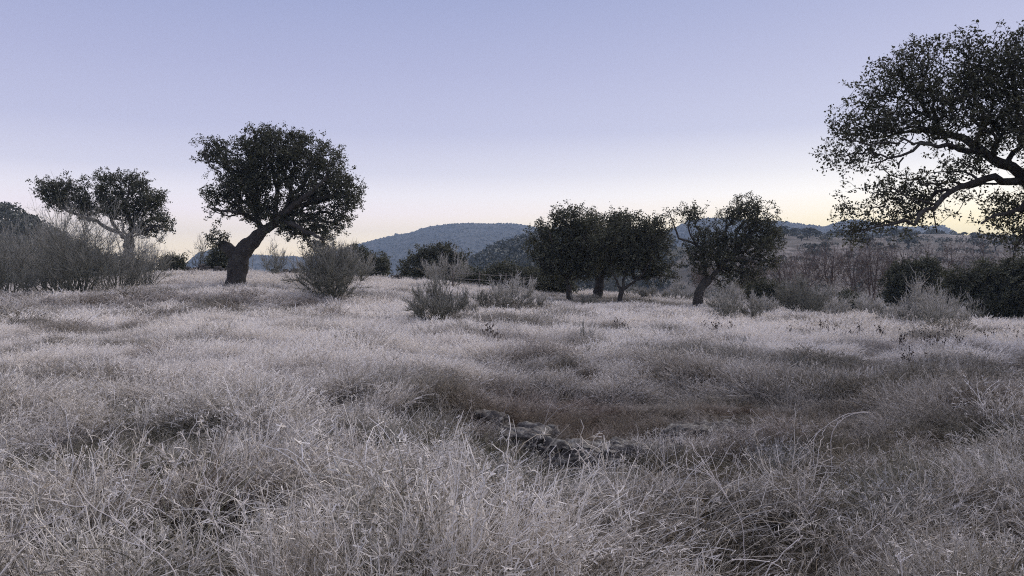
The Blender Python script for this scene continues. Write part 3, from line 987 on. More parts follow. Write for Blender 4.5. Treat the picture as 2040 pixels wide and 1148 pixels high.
# ------------------------------------------------------------------ brooms
def broom(label, base_px, base_py, w, top, seed, d=None, n_stems=26, twigs=34, frost=0.35, lean=0.0, spread=1.0, group='brooms in the frosted field',
          mat='broom', dark=0.0, fine=0.012, droop=0.0, name='broom_shrub', up=0.75):
    """w: width in px, top: py of the top"""
    rng = np.random.default_rng(seed)
    if d is None:
        b = hit(base_px, base_py)
    else:
        b = at(base_px, base_py, d)
        b[2] = float(ground(b[0], b[1]))
    d = b[1]
    H = EYE + (HORIZON - top) / F * d - b[2]
    Wd = w * d / F / 2 * 1.12
    n = n_stems
    # fan of main stems
    a = rng.uniform(0, 2 * math.pi, n)
    k = np.sqrt(rng.uniform(0, 1, n))
    ncl = max(4, n // 5)                      # stems come in bundles of unequal reach
    bun = rng.integers(0, ncl, n)
    a = (np.arange(ncl) * 2.4 + rng.uniform(0, 6.28) + rng.normal(0, 0.3, ncl))[bun] + rng.normal(0, 0.35, n)
    k = np.clip(np.sqrt(np.linspace(0.04, 1, ncl))[bun] + rng.normal(0, 0.12, n), 0.02, 1.08)
    tipx = np.cos(a) * k * Wd * 0.92 + lean * Wd
    tipy = np.sin(a) * k * Wd * 0.8
    tipz = H * (1 - 0.42 * k ** 2) * rng.uniform(0.66, 1.0, ncl)[bun] * rng.uniform(0.8, 1.03, n)
    tipz[np.argmax(tipz)] = H * 0.93
    p0 = np.stack([np.cos(a) * k * Wd * 0.34 * rng.uniform(0.2, 1, n), np.sin(a) * k * Wd * 0.34, np.full(n, -0.05)], -1)
    p3 = np.stack([tipx, tipy, tipz], -1)
    K = 7
    t = np.linspace(0, 1, K)[None, :, None]
    ctrl = p0 + (p3 - p0) * np.array([0.62, 0.62, 0.5]) + rng.normal(size=(n, 3)) * 0.09 * H
    P = (1 - t) ** 2 * p0[:, None] + 2 * t * (1 - t) * ctrl[:, None] + t ** 2 * p3[:, None]
    P += rng.normal(size=P.shape) * 0.02 * H * (t > 0.1)
    R = (0.013 + 0.006 * rng.uniform(size=(n, 1))) * (1.15 - np.linspace(0, 1, K)[None]) * max(0.6, H / 2)
    mb = MB()
    V, q, tt = tubes(P, R, rng, 4)
    mb.add(V, q, tint=0.35 * rng.uniform(0.3, 1, n).repeat(K * 4), frost=np.clip(tt * 0.25 * frost, 0, 1))
    root = empty(name, b)
    mb.build('stems', M[mat], root, True)
    # secondary shoots, then fine twigs
    ns = n * 5
    si = rng.integers(0, n, ns)
    sj = np.clip((K * rng.uniform(0.2, 1.0, ns) ** 0.7).astype(int), 2, K - 1)
    s0 = P[si, sj]
    sdir = norm(P[si, sj] - P[si, sj - 2] + rng.normal(size=(ns, 3)) * 0.17 * H + np.array([0, 0, 0.1]))
    sl = H * rng.uniform(0.18, 0.38, ns)[:, None]
    S = np.stack([s0, s0 + sdir * sl * 0.5 + np.array([0, 0, 0.05]) * sl, s0 + sdir * sl * 0.95 + np.array([0, 0, 0.16]) * sl], 1)
    m = ns * max(1, twigs // 5)
    ti = rng.integers(0, ns, m)
    tf = rng.uniform(0.0, 1.0, m)[:, None]
    f0 = np.where(tf < 0.5, S[ti, 0] + (S[ti, 1] - S[ti, 0]) * tf * 2, S[ti, 1] + (S[ti, 2] - S[ti, 1]) * (tf - 0.5) * 2)
    fd = norm(sdir[ti] * 0.7 + rng.normal(size=(m, 3)) * 0.48 + np.array([0, 0, up * 0.55]))
    fl = H * rng.uniform(0.07, 0.21, m)[:, None]
    FP = np.stack([f0, f0 + fd * fl * 0.5, f0 + fd * fl + np.array([0, 0, 1.0]) * fl * (0.12 - droop) + rng.normal(size=(m, 3)) * fl * 0.08], 1)
    mb = MB()
    V, q, tt = ribbons(S, np.broadcast_to(np.array([1.0, 0.8, 0.5]) * fine * 1.5, (ns, 3)), rng)
    hz = np.clip(V[:, 2] / H, 0, 1)
    mb.add(V, q, tint=np.repeat(rng.uniform(0.2, 0.8, ns), 6), frost=np.clip(frost * (0.3 + tt * 0.5) * hz, 0, 1))
    fw = np.broadcast_to(np.array([0.9, 0.8, 0.45]) * fine, (m, 3)) * rng.uniform(0.7, 1.3, (m, 1))
    V, q, tt = ribbons(FP, fw, rng)
    hz = np.clip(V[:, 2] / H, 0, 1.1)
    fr = np.clip(frost * (0.25 + 0.9 * tt) * (0.35 + 0.8 * hz) * np.repeat(rng.uniform(0.5, 1.4, m), 6), 0, 1)
    mb.add(V, q, tint=np.clip(np.repeat(rng.uniform(0.1, 1, m), 6) - dark, 0, 1), frost=fr)
    mb.build('twigs', M[mat], root)
    tag(root, label, 'shrub', group)
    return root


# left hand thicket
broom('dark broom cut by the photo edge with bare crooked stems', 15, 578, 120, 448, 101, d=33, n_stems=34, twigs=65, frost=0.42, dark=0.1)
broom('tall thin broom with straight bare stems before the spreading oak', 118, 586, 90, 392, 102, d=34, n_stems=24, twigs=50, frost=0.4, lean=-0.12)
broom('big dark green broom with upright stems at the thicket middle', 158, 592, 104, 430, 103, d=31, n_stems=40, twigs=68, frost=0.36, dark=0.1)
broom('wide greyish broom beside the big dark one', 232, 588, 100, 446, 104, d=33, n_stems=34, twigs=62, frost=0.6)
broom('grey frosted broom at the open end of the thicket', 286, 572, 80, 472, 105, d=38, n_stems=30, twigs=60, frost=0.6)
broom('pale broom peeping over the thicket at the dark slope', 60, 560, 140, 462, 106, d=42, n_stems=34, twigs=70, frost=0.6)
broom('low dark broom between crooked stems at the thicket foot', 80, 585, 90, 520, 107, d=31, n_stems=26, twigs=60, frost=0.25, dark=0.15)
# behind the tall oak
broom('thin bare-stemmed broom against the low blue ridge', 398, 552, 46, 482, 111, d=50, n_stems=16, twigs=26, frost=0.3, fine=0.016)
broom('sparse broom behind the tall oak trunk under its crown', 538, 560, 80, 490, 112, d=48, n_stems=26, twigs=40, frost=0.4, fine=0.015)
broom('pale grey broom just beside the dark fan-shaped broom', 610, 568, 70, 515, 113, d=46, n_stems=26, twigs=50, frost=0.65, fine=0.015)
broom('fan-shaped dark broom beneath the tall oak crown edge', 662, 597, 132, 498, 114, n_stems=60, twigs=140, frost=0.24, dark=0.16)
broom('grey broom standing behind the dark fan-shaped broom', 700, 572, 70, 500, 115, d=47, n_stems=26, twigs=60, frost=0.6, fine=0.015)
# middle
broom('nearest dark broom with bare splayed stems in open frost', 868, 655, 126, 572, 121, n_stems=50, twigs=100, frost=0.32, fine=0.012, dark=0.14)
broom('pale upright broom in front of the rounded oak', 890, 590, 90, 510, 122, d=44, n_stems=30, twigs=60, frost=0.75, fine=0.015)
broom('broad frosted broom with arching twigs beside the dark clump', 1015, 620, 120, 553, 123, n_stems=36, twigs=80, frost=0.85, fine=0.012, droop=0.16)
broom('small dark tuft broom leaning on the broad frosted one', 962, 618, 50, 578, 124, n_stems=20, twigs=50, frost=0.35, dark=0.1)
broom('low dark broom around the foot of the clump trunks', 1165, 612, 60, 586, 125, n_stems=20, twigs=40, frost=0.3, dark=0.1)
# right
broom('knee-high broom with upright grey shoots before the leaning oak', 1455, 640, 74, 574, 131, n_stems=32, twigs=80, frost=0.6, fine=0.011)
broom('small grey broom next to the knee-high one', 1503, 637, 54, 588, 132, n_stems=24, twigs=60, frost=0.65, fine=0.011)
broom('dense green fountain-shaped broom below the bare trees', 1605, 630, 100, 560, 133, n_stems=56, twigs=90, frost=0.28, fine=0.011, dark=0.05)
broom('pale fluffy broom right behind the fountain-shaped one', 1655, 624, 80, 566, 134, d=38, n_stems=30, twigs=70, frost=0.85)
broom('pale rounded broom low beside the dark evergreen', 1725, 638, 66, 592, 135, n_stems=30, twigs=80, frost=0.85)
broom('tall frosted broom with feathery tip before the dark oaks', 1832, 655, 70, 555, 136, n_stems=26, twigs=60, frost=0.9, lean=-0.05)
broom('leaning frosted broom with open stems before the dark oaks', 1868, 655, 90, 578, 137, d=26, n_stems=22, twigs=40, frost=0.85, lean=0.2)
broom('low pale broom at the foot of the tall feathery one', 1792, 650, 80, 606, 138, n_stems=28, twigs=70, frost=0.8)
broom('dull broom beside the curved oak trunk', 1930, 650, 60, 600, 139, d=37, n_stems=22, twigs=50, frost=0.45)
for i, (px_, py_, w_, tp_, lab_) in enumerate([(1530, 634, 60, 590, 'pale low broom filling the gap beside the fountain-shaped one'), (1660, 636, 50, 600, 'small whitish broom left of the pale rounded one'),
                                               (1760, 642, 50, 606, 'whitish broom tuft right of the pale rounded one'), (1075, 622, 50, 588, 'small pale broom at the end of the arching one'),
                                               (930, 632, 46, 596, 'pale broom tuft right behind the nearest dark broom'), (1905, 655, 60, 612, 'frosted broom mound below the wide dark oak')]):
    broom(lab_, px_, py_, w_, tp_, 150 + i, n_stems=24, twigs=70, frost=0.9)
for i, (x, w, tp, fr) in enumerate([(1265, 60, 566, 0.7), (1300, 56, 568, 0.55), (1342, 70, 566, 0.7), (1430, 60, 560, 0.7), (1560, 60, 572, 0.75)]):
    words = ['behind the slim forked trunk', 'dull one of the back row', 'next to the crooked trunk', 'just past the crooked trunk', 'behind the small grey broom pair'][i]
    broom('pale broom in the back row ' + words, x, 606, w, tp, 141 + i, d=46, n_stems=24, twigs=56, frost=fr, fine=0.016)


# ------------------------------------------------------------------ bare trees at the right
def bare_tree(label, base_px, base_py, d, top, w, seed, n=420):
    rng = np.random.default_rng(seed)
    b = at(base_px, base_py, d)
    b[2] = float(ground(b[0], b[1]))
    H = EYE + (HORIZON - top) / F * d - b[2]
    Wd = w * d / F / 2
    lx = rng.uniform(-0.15, 0.15) * H * 0.3
    nst = 3
    Ls = []
    for k in range(nst):
        ex = rng.uniform(-0.5, 0.5) * Wd; ey = rng.uniform(-0.4, 0.4) * Wd
        T = np.array([[b[0] + 0.05 * k, b[1], b[2] - 0.1, 0.075], [b[0] + ex * 0.25 + rng.normal() * 0.1, b[1] + ey * 0.3, b[2] + H * 0.3, 0.055],
                      [b[0] + ex * 0.6 + rng.normal() * 0.15, b[1] + ey * 0.7, b[2] + H * 0.6, 0.035], [b[0] + ex, b[1] + ey, b[2] + H * 0.93, 0.012]])
        Ls.append(resample(T, 0.25))
    dirs = norm(rng.normal(size=(n, 3))); rr = rng.uniform(0, 1, n) ** 0.4
    pts = b + np.array([0, 0, H * 0.62]) + dirs * rr[:, None] * np.array([Wd, Wd * 0.9, H * 0.4])
    chains, od = grow(Ls, thin_points(pts, 0.18), rng, 0.45, 0.007)
    root = empty('bare_tree', b)
    mb = MB()
    for L in Ls:
        tube_path(mb, L[:, :3], L[:, 3], 6, 0.08, seed)
    mb.build('trunk', M['bare'], root, True, b)
    mb = MB()
    for P, R in chains:
        P, R = wiggle_chain(P, R, rng, 0.08)
        tube_path(mb, P, R, 3)
    m = len(od) * 4
    s0 = np.repeat(thin_points(pts, 0.18), 4, 0)
    fd = norm(np.repeat(od, 4, 0) * 0.8 + rng.normal(size=(m, 3)) * 0.5 + np.array([0, 0, 0.5]))
    fl = rng.uniform(0.2, 0.55, m)[:, None]
    V, q, t = ribbons(np.stack([s0, s0 + fd * fl * 0.5, s0 + fd * fl + np.array([0, 0, 0.06])], 1), np.broadcast_to(np.array([0.013, 0.011, 0.006]), (m, 3)), rng)
    mb.add(V, q)
    mb.build('branches', M['bare'], root, False, b)
    return tag(root, label, 'tree', 'leafless trees behind the right hand brooms')


bt = [(1400, 600, 50, 520, 50, 'grey leafless sapling tangle just behind the crooked oak trunk'), (1498, 600, 50, 522, 60, 'leafless thicket tree under the leaning oak crown'),
      (1560, 606, 50, 512, 70, 'leafless tree at the near end of the brown row'), (1608, 608, 52, 492, 76, 'leafless brown tree over the fountain-shaped broom'),
      (1652, 610, 52, 482, 74, 'tall leafless tree with straight stem in the brown row'), (1700, 610, 50, 486, 78, 'leafless tree with dark stems in the brown row middle'),
      (1742, 612, 50, 480, 76, 'tallest leafless tree of the brown row'), (1782, 615, 52, 490, 70, 'leafless tree touching the round dark oak'),
      (1838, 600, 60, 484, 70, 'leafless tree rising behind the round dark oak'), (1895, 600, 60, 478, 80, 'forked leafless tree between the two dark oaks'),
      (1950, 600, 62, 476, 80, 'leafless tree above the wide dark oak'), (2010, 600, 62, 480, 80, 'leafless tree by the picture edge behind the wide oak')]
for i, (x, y, d, tp, w, lab) in enumerate(bt):
    bare_tree(lab, x, y, d, tp, w, 200 + i)


# ------------------------------------------------------------------ far trees and woods
def crown_blob(mb, c, rx, ry, rz, n, size, rng):
    d = norm(rng.normal(size=(n, 3)))
    d[:, 2] = np.where(d[:, 2] < -0.35, -d[:, 2], d[:, 2])
    r = rng.uniform(0.5, 1.05, n)[:, None] ** 0.6
    lump = 0.78 + 0.44 * vnoise(d[:, 0] * 2.2 + c[0], d[:, 1] * 2.2 + d[:, 2] * 2 + c[1], 3)[:, None]
    C = np.asarray(c) + d * r * lump * np.array([rx, ry, rz])
    V, q = leaf_quads(C, rng, size, size * 0.75, 0.4)
    mb.add(V, q, tint=np.repeat(np.clip(rng.normal(0.42, 0.2, n) + rng.normal() * 0.12, 0, 1), 4))


def far_oak_proto(seed, n=420):
    rng = np.random.default_rng(seed)
    root = empty('oak_tree', (0, 0, 0))
    mb = MB()
    tube_path(mb, [[0, 0, -0.4], [0.1, 0, 1.0], [0.0, 0.1, 2.0]], [0.28, 0.2, 0.16], 6, 0.1, seed)
    for k in range(4):
        a = rng.uniform(0, 6.28)
        tube_path(mb, [[0, 0, 1.4], [math.cos(a) * 0.8, math.sin(a) * 0.8, 2.4], [math.cos(a) * 1.6, math.sin(a) * 1.6, 3.0]], [0.13, 0.1, 0.05], 5)
    mb.build('trunk', M['twig'], root, True)
    mb = MB()
    for k in range(5):
        a = rng.uniform(0, 6.28); r = rng.uniform(0.3, 1.5)
        crown_blob(mb, (math.cos(a) * r, math.sin(a) * r, rng.uniform(2.3, 3.6)), rng.uniform(1.2, 1.9), rng.uniform(1.2, 1.9), rng.uniform(0.9, 1.3), n // 5, 0.55, rng)
    mb.build('crown', M['leaf_far'], root)
    return root


protos = [far_oak_proto(300 + i) for i in range(3)]
used = [False] * 3


def place_far(i, px, d, h, s, label, group, rotz=0.0):
    x = (px - 1020) / F * d
    z = float(h(np.array([px * 1.0]), np.array([d * 1.0]))[0]) - 0.1
    if not used[i]:
        o = protos[i]; used[i] = True
        o.location = (x, d, z); o.scale = (s * 1.25, s * 1.25, s); o.rotation_euler = (0, 0, rotz)
    else:
        o = copy_tree(protos[i], (x, d, z), (s * 1.25, s * 1.25, s), rotz)
    tag(o, label, 'tree', group)


rng0 = np.random.default_rng(5)
crest = [(1538, 385, 2.0), (1556, 388, 1.9), (1585, 380, 1.6), (1602, 384, 1.9), (1626, 392, 1.3), (1655, 386, 1.5), (1668, 382, 1.9), (1690, 390, 1.4), (1790, 390, 1.6),
         (1806, 384, 2.1), (1826, 386, 1.5), (1846, 388, 1.4), (1862, 385, 1.7), (1876, 390, 1.5), (1908, 392, 1.2), (1752, 391, 1.2), (1720, 388, 1.3), (1575, 390, 1.2)]
for k, (x, d, s) in enumerate(crest):
    place_far(k % 3, x, d, hE, s * 0.55, 'small distant oak on the crest of the brown scrubby slope', 'oaks on the crest of the brown slope', rng0.uniform(0, 6))
for k in range(46):
    x = rng0.uniform(1500, 2060) if k > 14 else rng0.uniform(1530, 1660)
    d = rng0.uniform(210, 360)
    place_far(k % 3, x, d, hE, rng0.uniform(0.45, 0.85), 'distant oak dotted over the brown scrubby slope', 'oaks scattered on the brown slope', rng0.uniform(0, 6))
for k, (x, s) in enumerate([(772, 1.5), (790, 2.2), (832, 1.3), (841, 1.5), (858, 1.3), (928, 1.6), (980, 1.2), (1011, 1.2), (1040, 1.2), (708, 1.2)]):
    place_far(k % 3, x, 1690, hA, s, 'tiny tree on the skyline of the long blue hill', 'tiny trees on the skyline of the blue hill', rng0.uniform(0, 6))


def wood(label, h, px0, px1, d0, d1, n, size, seed, quads=70, leaf=0.8, clear=None):
    rng = np.random.default_rng(seed)
    mb = MB()
    for k in range(n):
        px = rng.uniform(px0, px1); d = d0 + (d1 - d0) * rng.uniform() ** 0.8
        if clear and clear(px, d):
            continue
        z = float(h(np.array([px]), np.array([d]))[0])
        s = size * rng.uniform(0.65, 1.35)
        crown_blob(mb, ((px - 1020) / F * d, d, z + s * 0.55), s, s, s * 0.75, quads, leaf, rng)
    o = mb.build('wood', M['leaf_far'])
    tag(o, label, 'wood', kind='stuff')


wood('dense dark wood covering the spur before the blue hill', hD, 890, 1330, 170, 372, 620, 3.4, 401, 60, 1.2,
     clear=lambda px, d: 1075 < px < 1125 and d < 285)
wood('dark wood covering the slope above the thicket', hL, -250, 300, 85, 178, 330, 2.3, 402, 110, 0.55)
wood('scrub clumps spread over the brown slope', hE, 1330, 2250, 110, 395, 900, 1.15, 403, 34, 0.55)


def far_scrub(label, h, px0, px1, d0, d1, n, size, seed):
    rng = np.random.default_rng(seed)
    px = rng.uniform(px0, px1, n); d = rng.uniform(d0, d1, n)
    z = h(px, d)
    keep = z > -24
    px, d, z = px[keep], d[keep], z[keep]
    n = len(px)
    s = size * rng.uniform(0.5, 1.5, n)
    # little eight-faced domes
    base = np.array([[1, 0, 0], [0, 1, 0], [-1, 0, 0], [0, -1, 0], [0.3, 0.2, 0.9], [-0.4, -0.1, 0.75]])
    V = base[None] * s[:, None, None] * rng.uniform(0.75, 1.25, (n, 6, 3)) + np.stack([(px - 1020) / F * d, d, z - 0.3], -1)[:, None]
    tri = np.array([[0, 1, 4], [1, 2, 5], [2, 3, 5], [3, 0, 4], [1, 5, 4], [3, 4, 5]])
    T = (np.arange(n)[:, None, None] * 6 + tri[None]).reshape(-1, 3)
    o = MB().add(V.reshape(-1, 3), None, T, tint=np.repeat(rng.uniform(0, 1, n), 6), frost=0.0).build('scrub', M['scrub'])
    tag(o, label, 'scrub', kind='stuff')


far_scrub('low scrub speckling the long blue hill', hA, 340, 1240, 950, 1705, 9000, 1.7, 411)
far_scrub('low scrub speckling the far blue ridge', hB, 1300, 2100, 900, 1505, 5000, 2.0, 412)


# ------------------------------------------------------------------ rock ledge
def rock(label, cx, cy, z0, lx, ly, lz, seed, rotz=0.0, n=46, name='rock_outcrop'):
    """weathered layered slab: a rounded box pushed about by noise, with strata steps"""
    rng = np.random.default_rng(seed)
    g = np.linspace(-1, 1, n)
    faces = []
    mb = MB()
    vs_ = {}
    # sphere-like cube: six grids
    allV = []; allQ = []
    off = 0
    for ax in range(3):
        for sg in (-1, 1):
            A, B = np.meshgrid(g, g, indexing='ij')
            P = np.empty((n, n, 3))
            P[..., ax] = sg; P[..., (ax + 1) % 3] = A; P[..., (ax + 2) % 3] = B
            i = np.arange(n - 1)[:, None] * n; j = np.arange(n - 1)[None]
            q = np.stack([i + j, i + n + j, i + n + j + 1, i + j + 1], -1).reshape(-1, 4) + off
            if sg < 0:
                q = q[:, ::-1]
            allV.append(P.reshape(-1, 3)); allQ.append(q); off += n * n
    V = np.concatenate(allV); Q = np.concatenate(allQ)
    # weld by rounding
    key = np.round(V, 5)
    uniq, inv = np.unique(key, axis=0, return_inverse=True)
    inv = inv.reshape(-1)
    V = uniq; Q = inv[Q]
    S = V / (np.abs(V) ** 5).sum(1, keepdims=True) ** (1 / 5.0)
    W = S * np.array([lx, ly, lz]) / 2
    # outline and relief
    ang = np.arctan2(W[:, 1], W[:, 0])
    k = 1 + 0.30 * (fbm(np.cos(ang) * 2 + seed, np.sin(ang) * 2 + seed, seed, 3) - 0.5)
    W[:, 0] *= k; W[:, 1] *= k
    st = 0.055
    zz = W[:, 2]
    lay = np.floor((zz + 0.04 * fbm(W[:, 0] * 2, W[:, 1] * 2, seed + 5)) / st)
    stepo = (hash2(lay, lay * 0 + seed, 3) - 0.5) * 0.07
    side = np.clip(1 - np.abs(S[:, 2]) ** 4, 0, 1)
    rad = norm(np.stack([W[:, 0], W[:, 1], 0 * zz], -1))
    W += rad * (stepo * side)[:, None]
    crack = np.abs(fbm(W[:, 0] * 2.3 + seed, W[:, 1] * 3.1, seed + 8, 3) - 0.5)
    top = np.clip(S[:, 2], 0, 1) ** 2
    W[:, 2] += top * ((fbm(W[:, 0] * 1.6 + 9, W[:, 1] * 2.2, seed + 2, 5) - 0.5) * 0.30 - 0.12 * np.exp(-(crack / 0.022) ** 2))
    W[:, 2] += top * (fbm(W[:, 0] * 9, W[:, 1] * 11, seed + 12, 3) - 0.5) * 0.09
    W[:, 2] += top * np.round((fbm(W[:, 0] * 2.5, W[:, 1] * 2.0, seed + 3, 2) - 0.5) * 6) / 6 * 0.10
    W += rad * ((fbm(W[:, 0] * 5 + W[:, 1] * 4, W[:, 2] * 9, seed + 6, 5) - 0.5) * 0.22 * side)[:, None]
    c, s = math.cos(rotz), math.sin(rotz)
    X = W[:, 0] * c - W[:, 1] * s; Y = W[:, 0] * s + W[:, 1] * c
    W = np.stack([X, Y, W[:, 2]], -1)
    o = MB().add(W, Q).build(name, M['rock'], None, False)
    o.location = (cx, cy, z0)
    tag(o, label, 'rock', 'stones of the ledge in the hollow')
    return o


ROCKS = [  # x, y, z, length, depth, height, turn, label
    (0.72, 8.02, -0.30, 1.0, 0.62, 0.50, 0.10, 'broad lichen-crusted rock over the dark undercut'),
    (1.42, 8.12, -0.33, 0.85, 0.55, 0.46, -0.15, 'flat-topped rock continuing the ledge before the reddish hollow'),
    (0.12, 8.42, -0.19, 0.62, 0.50, 0.36, -0.55, 'pale lichen slab stepping up at the broken end of the ledge'),
    (-0.28, 8.85, -0.13, 0.50, 0.42, 0.30, -0.3, 'cracked pale stone higher up the broken end of the ledge'),
    (2.0, 8.75, -0.30, 0.62, 0.45, 0.36, 0.35, 'low lichen-spotted stone where the ledge bends away'),
    (2.5, 9.15, -0.26, 0.60, 0.42, 0.34, 0.45, 'last lichen-spotted stone at the far end of the ledge'),
    (-0.66, 9.25, -0.10, 0.45, 0.4, 0.22, -0.2, 'small flat stone sunk in grass at the hollow rim'),
    (0.42, 7.62, -0.50, 0.40, 0.3, 0.28, 0.4, 'loose dark stone beneath the ledge front')]
for i, (cx, cy, cz, lx, ly, lz, tn, lab) in enumerate(ROCKS):
    rock(lab, cx, cy, cz - 0.03, lx, ly, lz * 0.9, i + 1, tn, 44 if i < 2 else 34)


# ------------------------------------------------------------------ grass
def tuft(seed, n, h, lean, wid, spread, curl=0.5, K=5, seedhead=0.0, base_frost=0.1, tip_frost=1.0, mess=0.25, twigs=0, fpow=0.7, fexp=1.2, tmul=1.0, heavy=0.55):
    """one clump of fine blades; lean is towards +x"""
    rng = np.random.default_rng(seed)
    a = rng.uniform(0, 2 * math.pi, n); k = np.sqrt(rng.uniform(0, 1, n)) * spread
    p0 = np.stack([np.cos(a) * k, np.sin(a) * k, np.full(n, -0.02)], -1)
    L = h * rng.uniform(0.45, 1.15, n)
    az = rng.uniform(0, 2 * math.pi, n)
    th0 = np.abs(rng.normal(0.15, 0.2, n)) * (0.6 + mess)
    th1 = np.clip(rng.normal(curl, 0.45, n), -0.2, 2.2)
    t = np.linspace(0, 1, K)
    P = np.empty((n, K, 3))
    P[:, 0] = p0
    dx = np.cos(az); dy = np.sin(az)
    bend = rng.normal(0, 0.35 + mess, n)
    for i in range(1, K):
        th = th0 + th1 * t[i] ** 1.4
        aa = az + bend * t[i]
        st = np.stack([np.sin(th) * np.cos(aa) + lean * (0.4 + t[i]), np.sin(th) * np.sin(aa), np.cos(th) * (1 - 0.35 * abs(lean) * t[i])], -1)
        P[:, i] = P[:, i - 1] + norm(st) * (L / (K - 1))[:, None]
    P[..., 2] = np.maximum(P[..., 2], -0.02)
    W = wid * rng.uniform(0.6, 1.3, (n, 1)) * np.linspace(1.0, 0.45, K)[None]
    mb = MB()
    V, q, tt = ribbons(P, W, rng)
    fr = np.clip((base_frost + (tip_frost - base_frost) * np.clip(tt * 1.25, 0, 1) ** fexp) * np.repeat(np.where(rng.uniform(size=n) < heavy, rng.uniform(0.8, 1.3, n), 0.55 * rng.uniform(0.02, 1, n) ** fpow), K * 2), 0, 1)
    mb.add(V, q, tint=tmul * np.repeat(rng.uniform(0, 1, n), K * 2), frost=fr)
    ms = int(n * seedhead)
    if ms:
        # loose frosted seed heads: short barbs round the top third of some stems
        si = rng.choice(n, ms, replace=False)
        nb = 9
        idx = np.repeat(si, nb)
        f = rng.uniform(0.0, 1.0, len(idx))[:, None]
        c = P[idx, -2] + (P[idx, -1] - P[idx, -2]) * f
        d = norm(norm(P[idx, -1] - P[idx, -2]) * 0.7 + rng.normal(size=(len(idx), 3)) * 0.6)
        ln = h * rng.uniform(0.03, 0.08, len(idx))[:, None]
        V, q, tt = ribbons(np.stack([c, c + d * ln], 1), np.full((len(idx), 2), wid * 0.9), rng)
        mb.add(V, q, tint=0.7, frost=np.clip(tt * 0 + rng.uniform(0.6, 1.1, len(idx)).repeat(4), 0, 1))
    if twigs:
        # forked dry weed stems
        for w in range(twigs):
            b0 = np.array([rng.normal() * spread * 0.6, rng.normal() * spread * 0.6, 0])
            d0 = norm(np.array([rng.normal() * 0.4 + lean, rng.normal() * 0.4, 1.0]))
            Ln = h * rng.uniform(0.7, 1.2)
            main = np.array([b0 + d0 * Ln * s + rng.normal(size=3) * 0.012 for s in np.linspace(0, 1, 6)])
            segs = [main]
            for j in range(2, 6):
                for r_ in range(rng.integers(1, 3)):
                    dd = norm(d0 + rng.normal(size=3) * 0.75)
                    l2 = Ln * rng.uniform(0.12, 0.3)
                    segs.append(np.array([main[j] + dd * l2 * s + np.array([0, 0, 0.25 * l2 * s * s]) + rng.normal(size=3) * 0.005 for s in np.linspace(0, 1, 6)]))
            PP = np.array(segs)
            R = np.linspace(1, 0.55, 6)[None] * np.where(np.arange(len(segs)) == 0, wid * 0.8, wid * 0.5)[:, None]
            V, q, tt = tubes(PP, R, rng, 3)
            mb.add(V, q, tint=0.8, frost=np.clip(0.55 + 0.5 * tt, 0, 1))
    return mb


protos_col = bpy.data.collections.new('grass_tufts')
KINDS = {}
pi = 0


def add_proto(kind, mb):
    global pi
    me = mb.mesh('tuft_%03d' % pi, M['grass'])
    o = bpy.data.objects.new('tuft_%03d' % pi, me)
    protos_col.objects.link(o)
    KINDS.setdefault(kind, []).append(pi)
    pi += 1


for s in range(6):
    add_proto('near_up', tuft(500 + s, 52, 0.42, 0.15, 0.0048, 0.12, 0.9, 6, 0.35, 0.0, 1.0, 0.6, fexp=1.5, heavy=0.5))
for s in range(6):
    add_proto('near_lean', tuft(520 + s, 66, 0.50, 0.95, 0.0045, 0.11, 0.6, 6, 0.15, 0.0, 1.0, 0.4, fexp=1.3, heavy=0.5))
for s in range(5):
    add_proto('near_mat', tuft(540 + s, 95, 0.26, 0.35, 0.0036, 0.16, 1.6, 6, 0.0, 0.0, 0.4, 1.0, fpow=1.8, tmul=0.42, heavy=0.05))  # mat coloured darker to paint shade into the gaps between strands
for s in range(6):
    add_proto('near_weed', tuft(560 + s, 16, 0.42, 0.2, 0.0056, 0.10, 0.8, 6, 0.3, 0.3, 1.0, 0.5, twigs=3))
for s in range(6):      # domed tussocks whose strands arch out and down
    add_proto('near_dome', tuft(565 + s, 140, 0.55, 0.35, 0.0041, 0.10, 1.5, 8, 0.10, 0.0, 1.0, 0.35, fpow=0.8, fexp=1.3, heavy=0.5))
for s in range(5):      # long fallen stems lying across the sward
    add_proto('near_fallen', tuft(572 + s, 14, 0.62, 1.2, 0.0046, 0.22, 1.0, 8, 0.2, 0.3, 1.0, 1.6, fpow=0.5))
for s in range(4):
    add_proto('mid_up', tuft(580 + s, 90, 0.36, 0.15, 0.007, 0.20, 0.7, 5, 0.25, 0.30, 1.0, 0.35, fpow=0.4, heavy=0.8))
for s in range(4):
    add_proto('mid_lean', tuft(600 + s, 90, 0.42, 0.8, 0.007, 0.20, 0.6, 5, 0.15, 0.30, 1.0, 0.35, fpow=0.4, heavy=0.8))
for s in range(4):
    add_proto('far_up', tuft(620 + s, 80, 0.34, 0.6, 0.015, 0.36, 1.1, 4, 0.3, 0.75, 1.0, 0.4, fpow=0.2, heavy=0.95))

grass_pts = []


def scatter(rng, n_per_m2, r0, r1, half_deg=43):
    a = math.radians(half_deg)
    n = int(n_per_m2 * a * (r1 * r1 - r0 * r0))
    r = np.sqrt(rng.uniform(r0 * r0, r1 * r1, n)); th = rng.uniform(-a, a, n)
    return r * np.sin(th), r * np.cos(th)


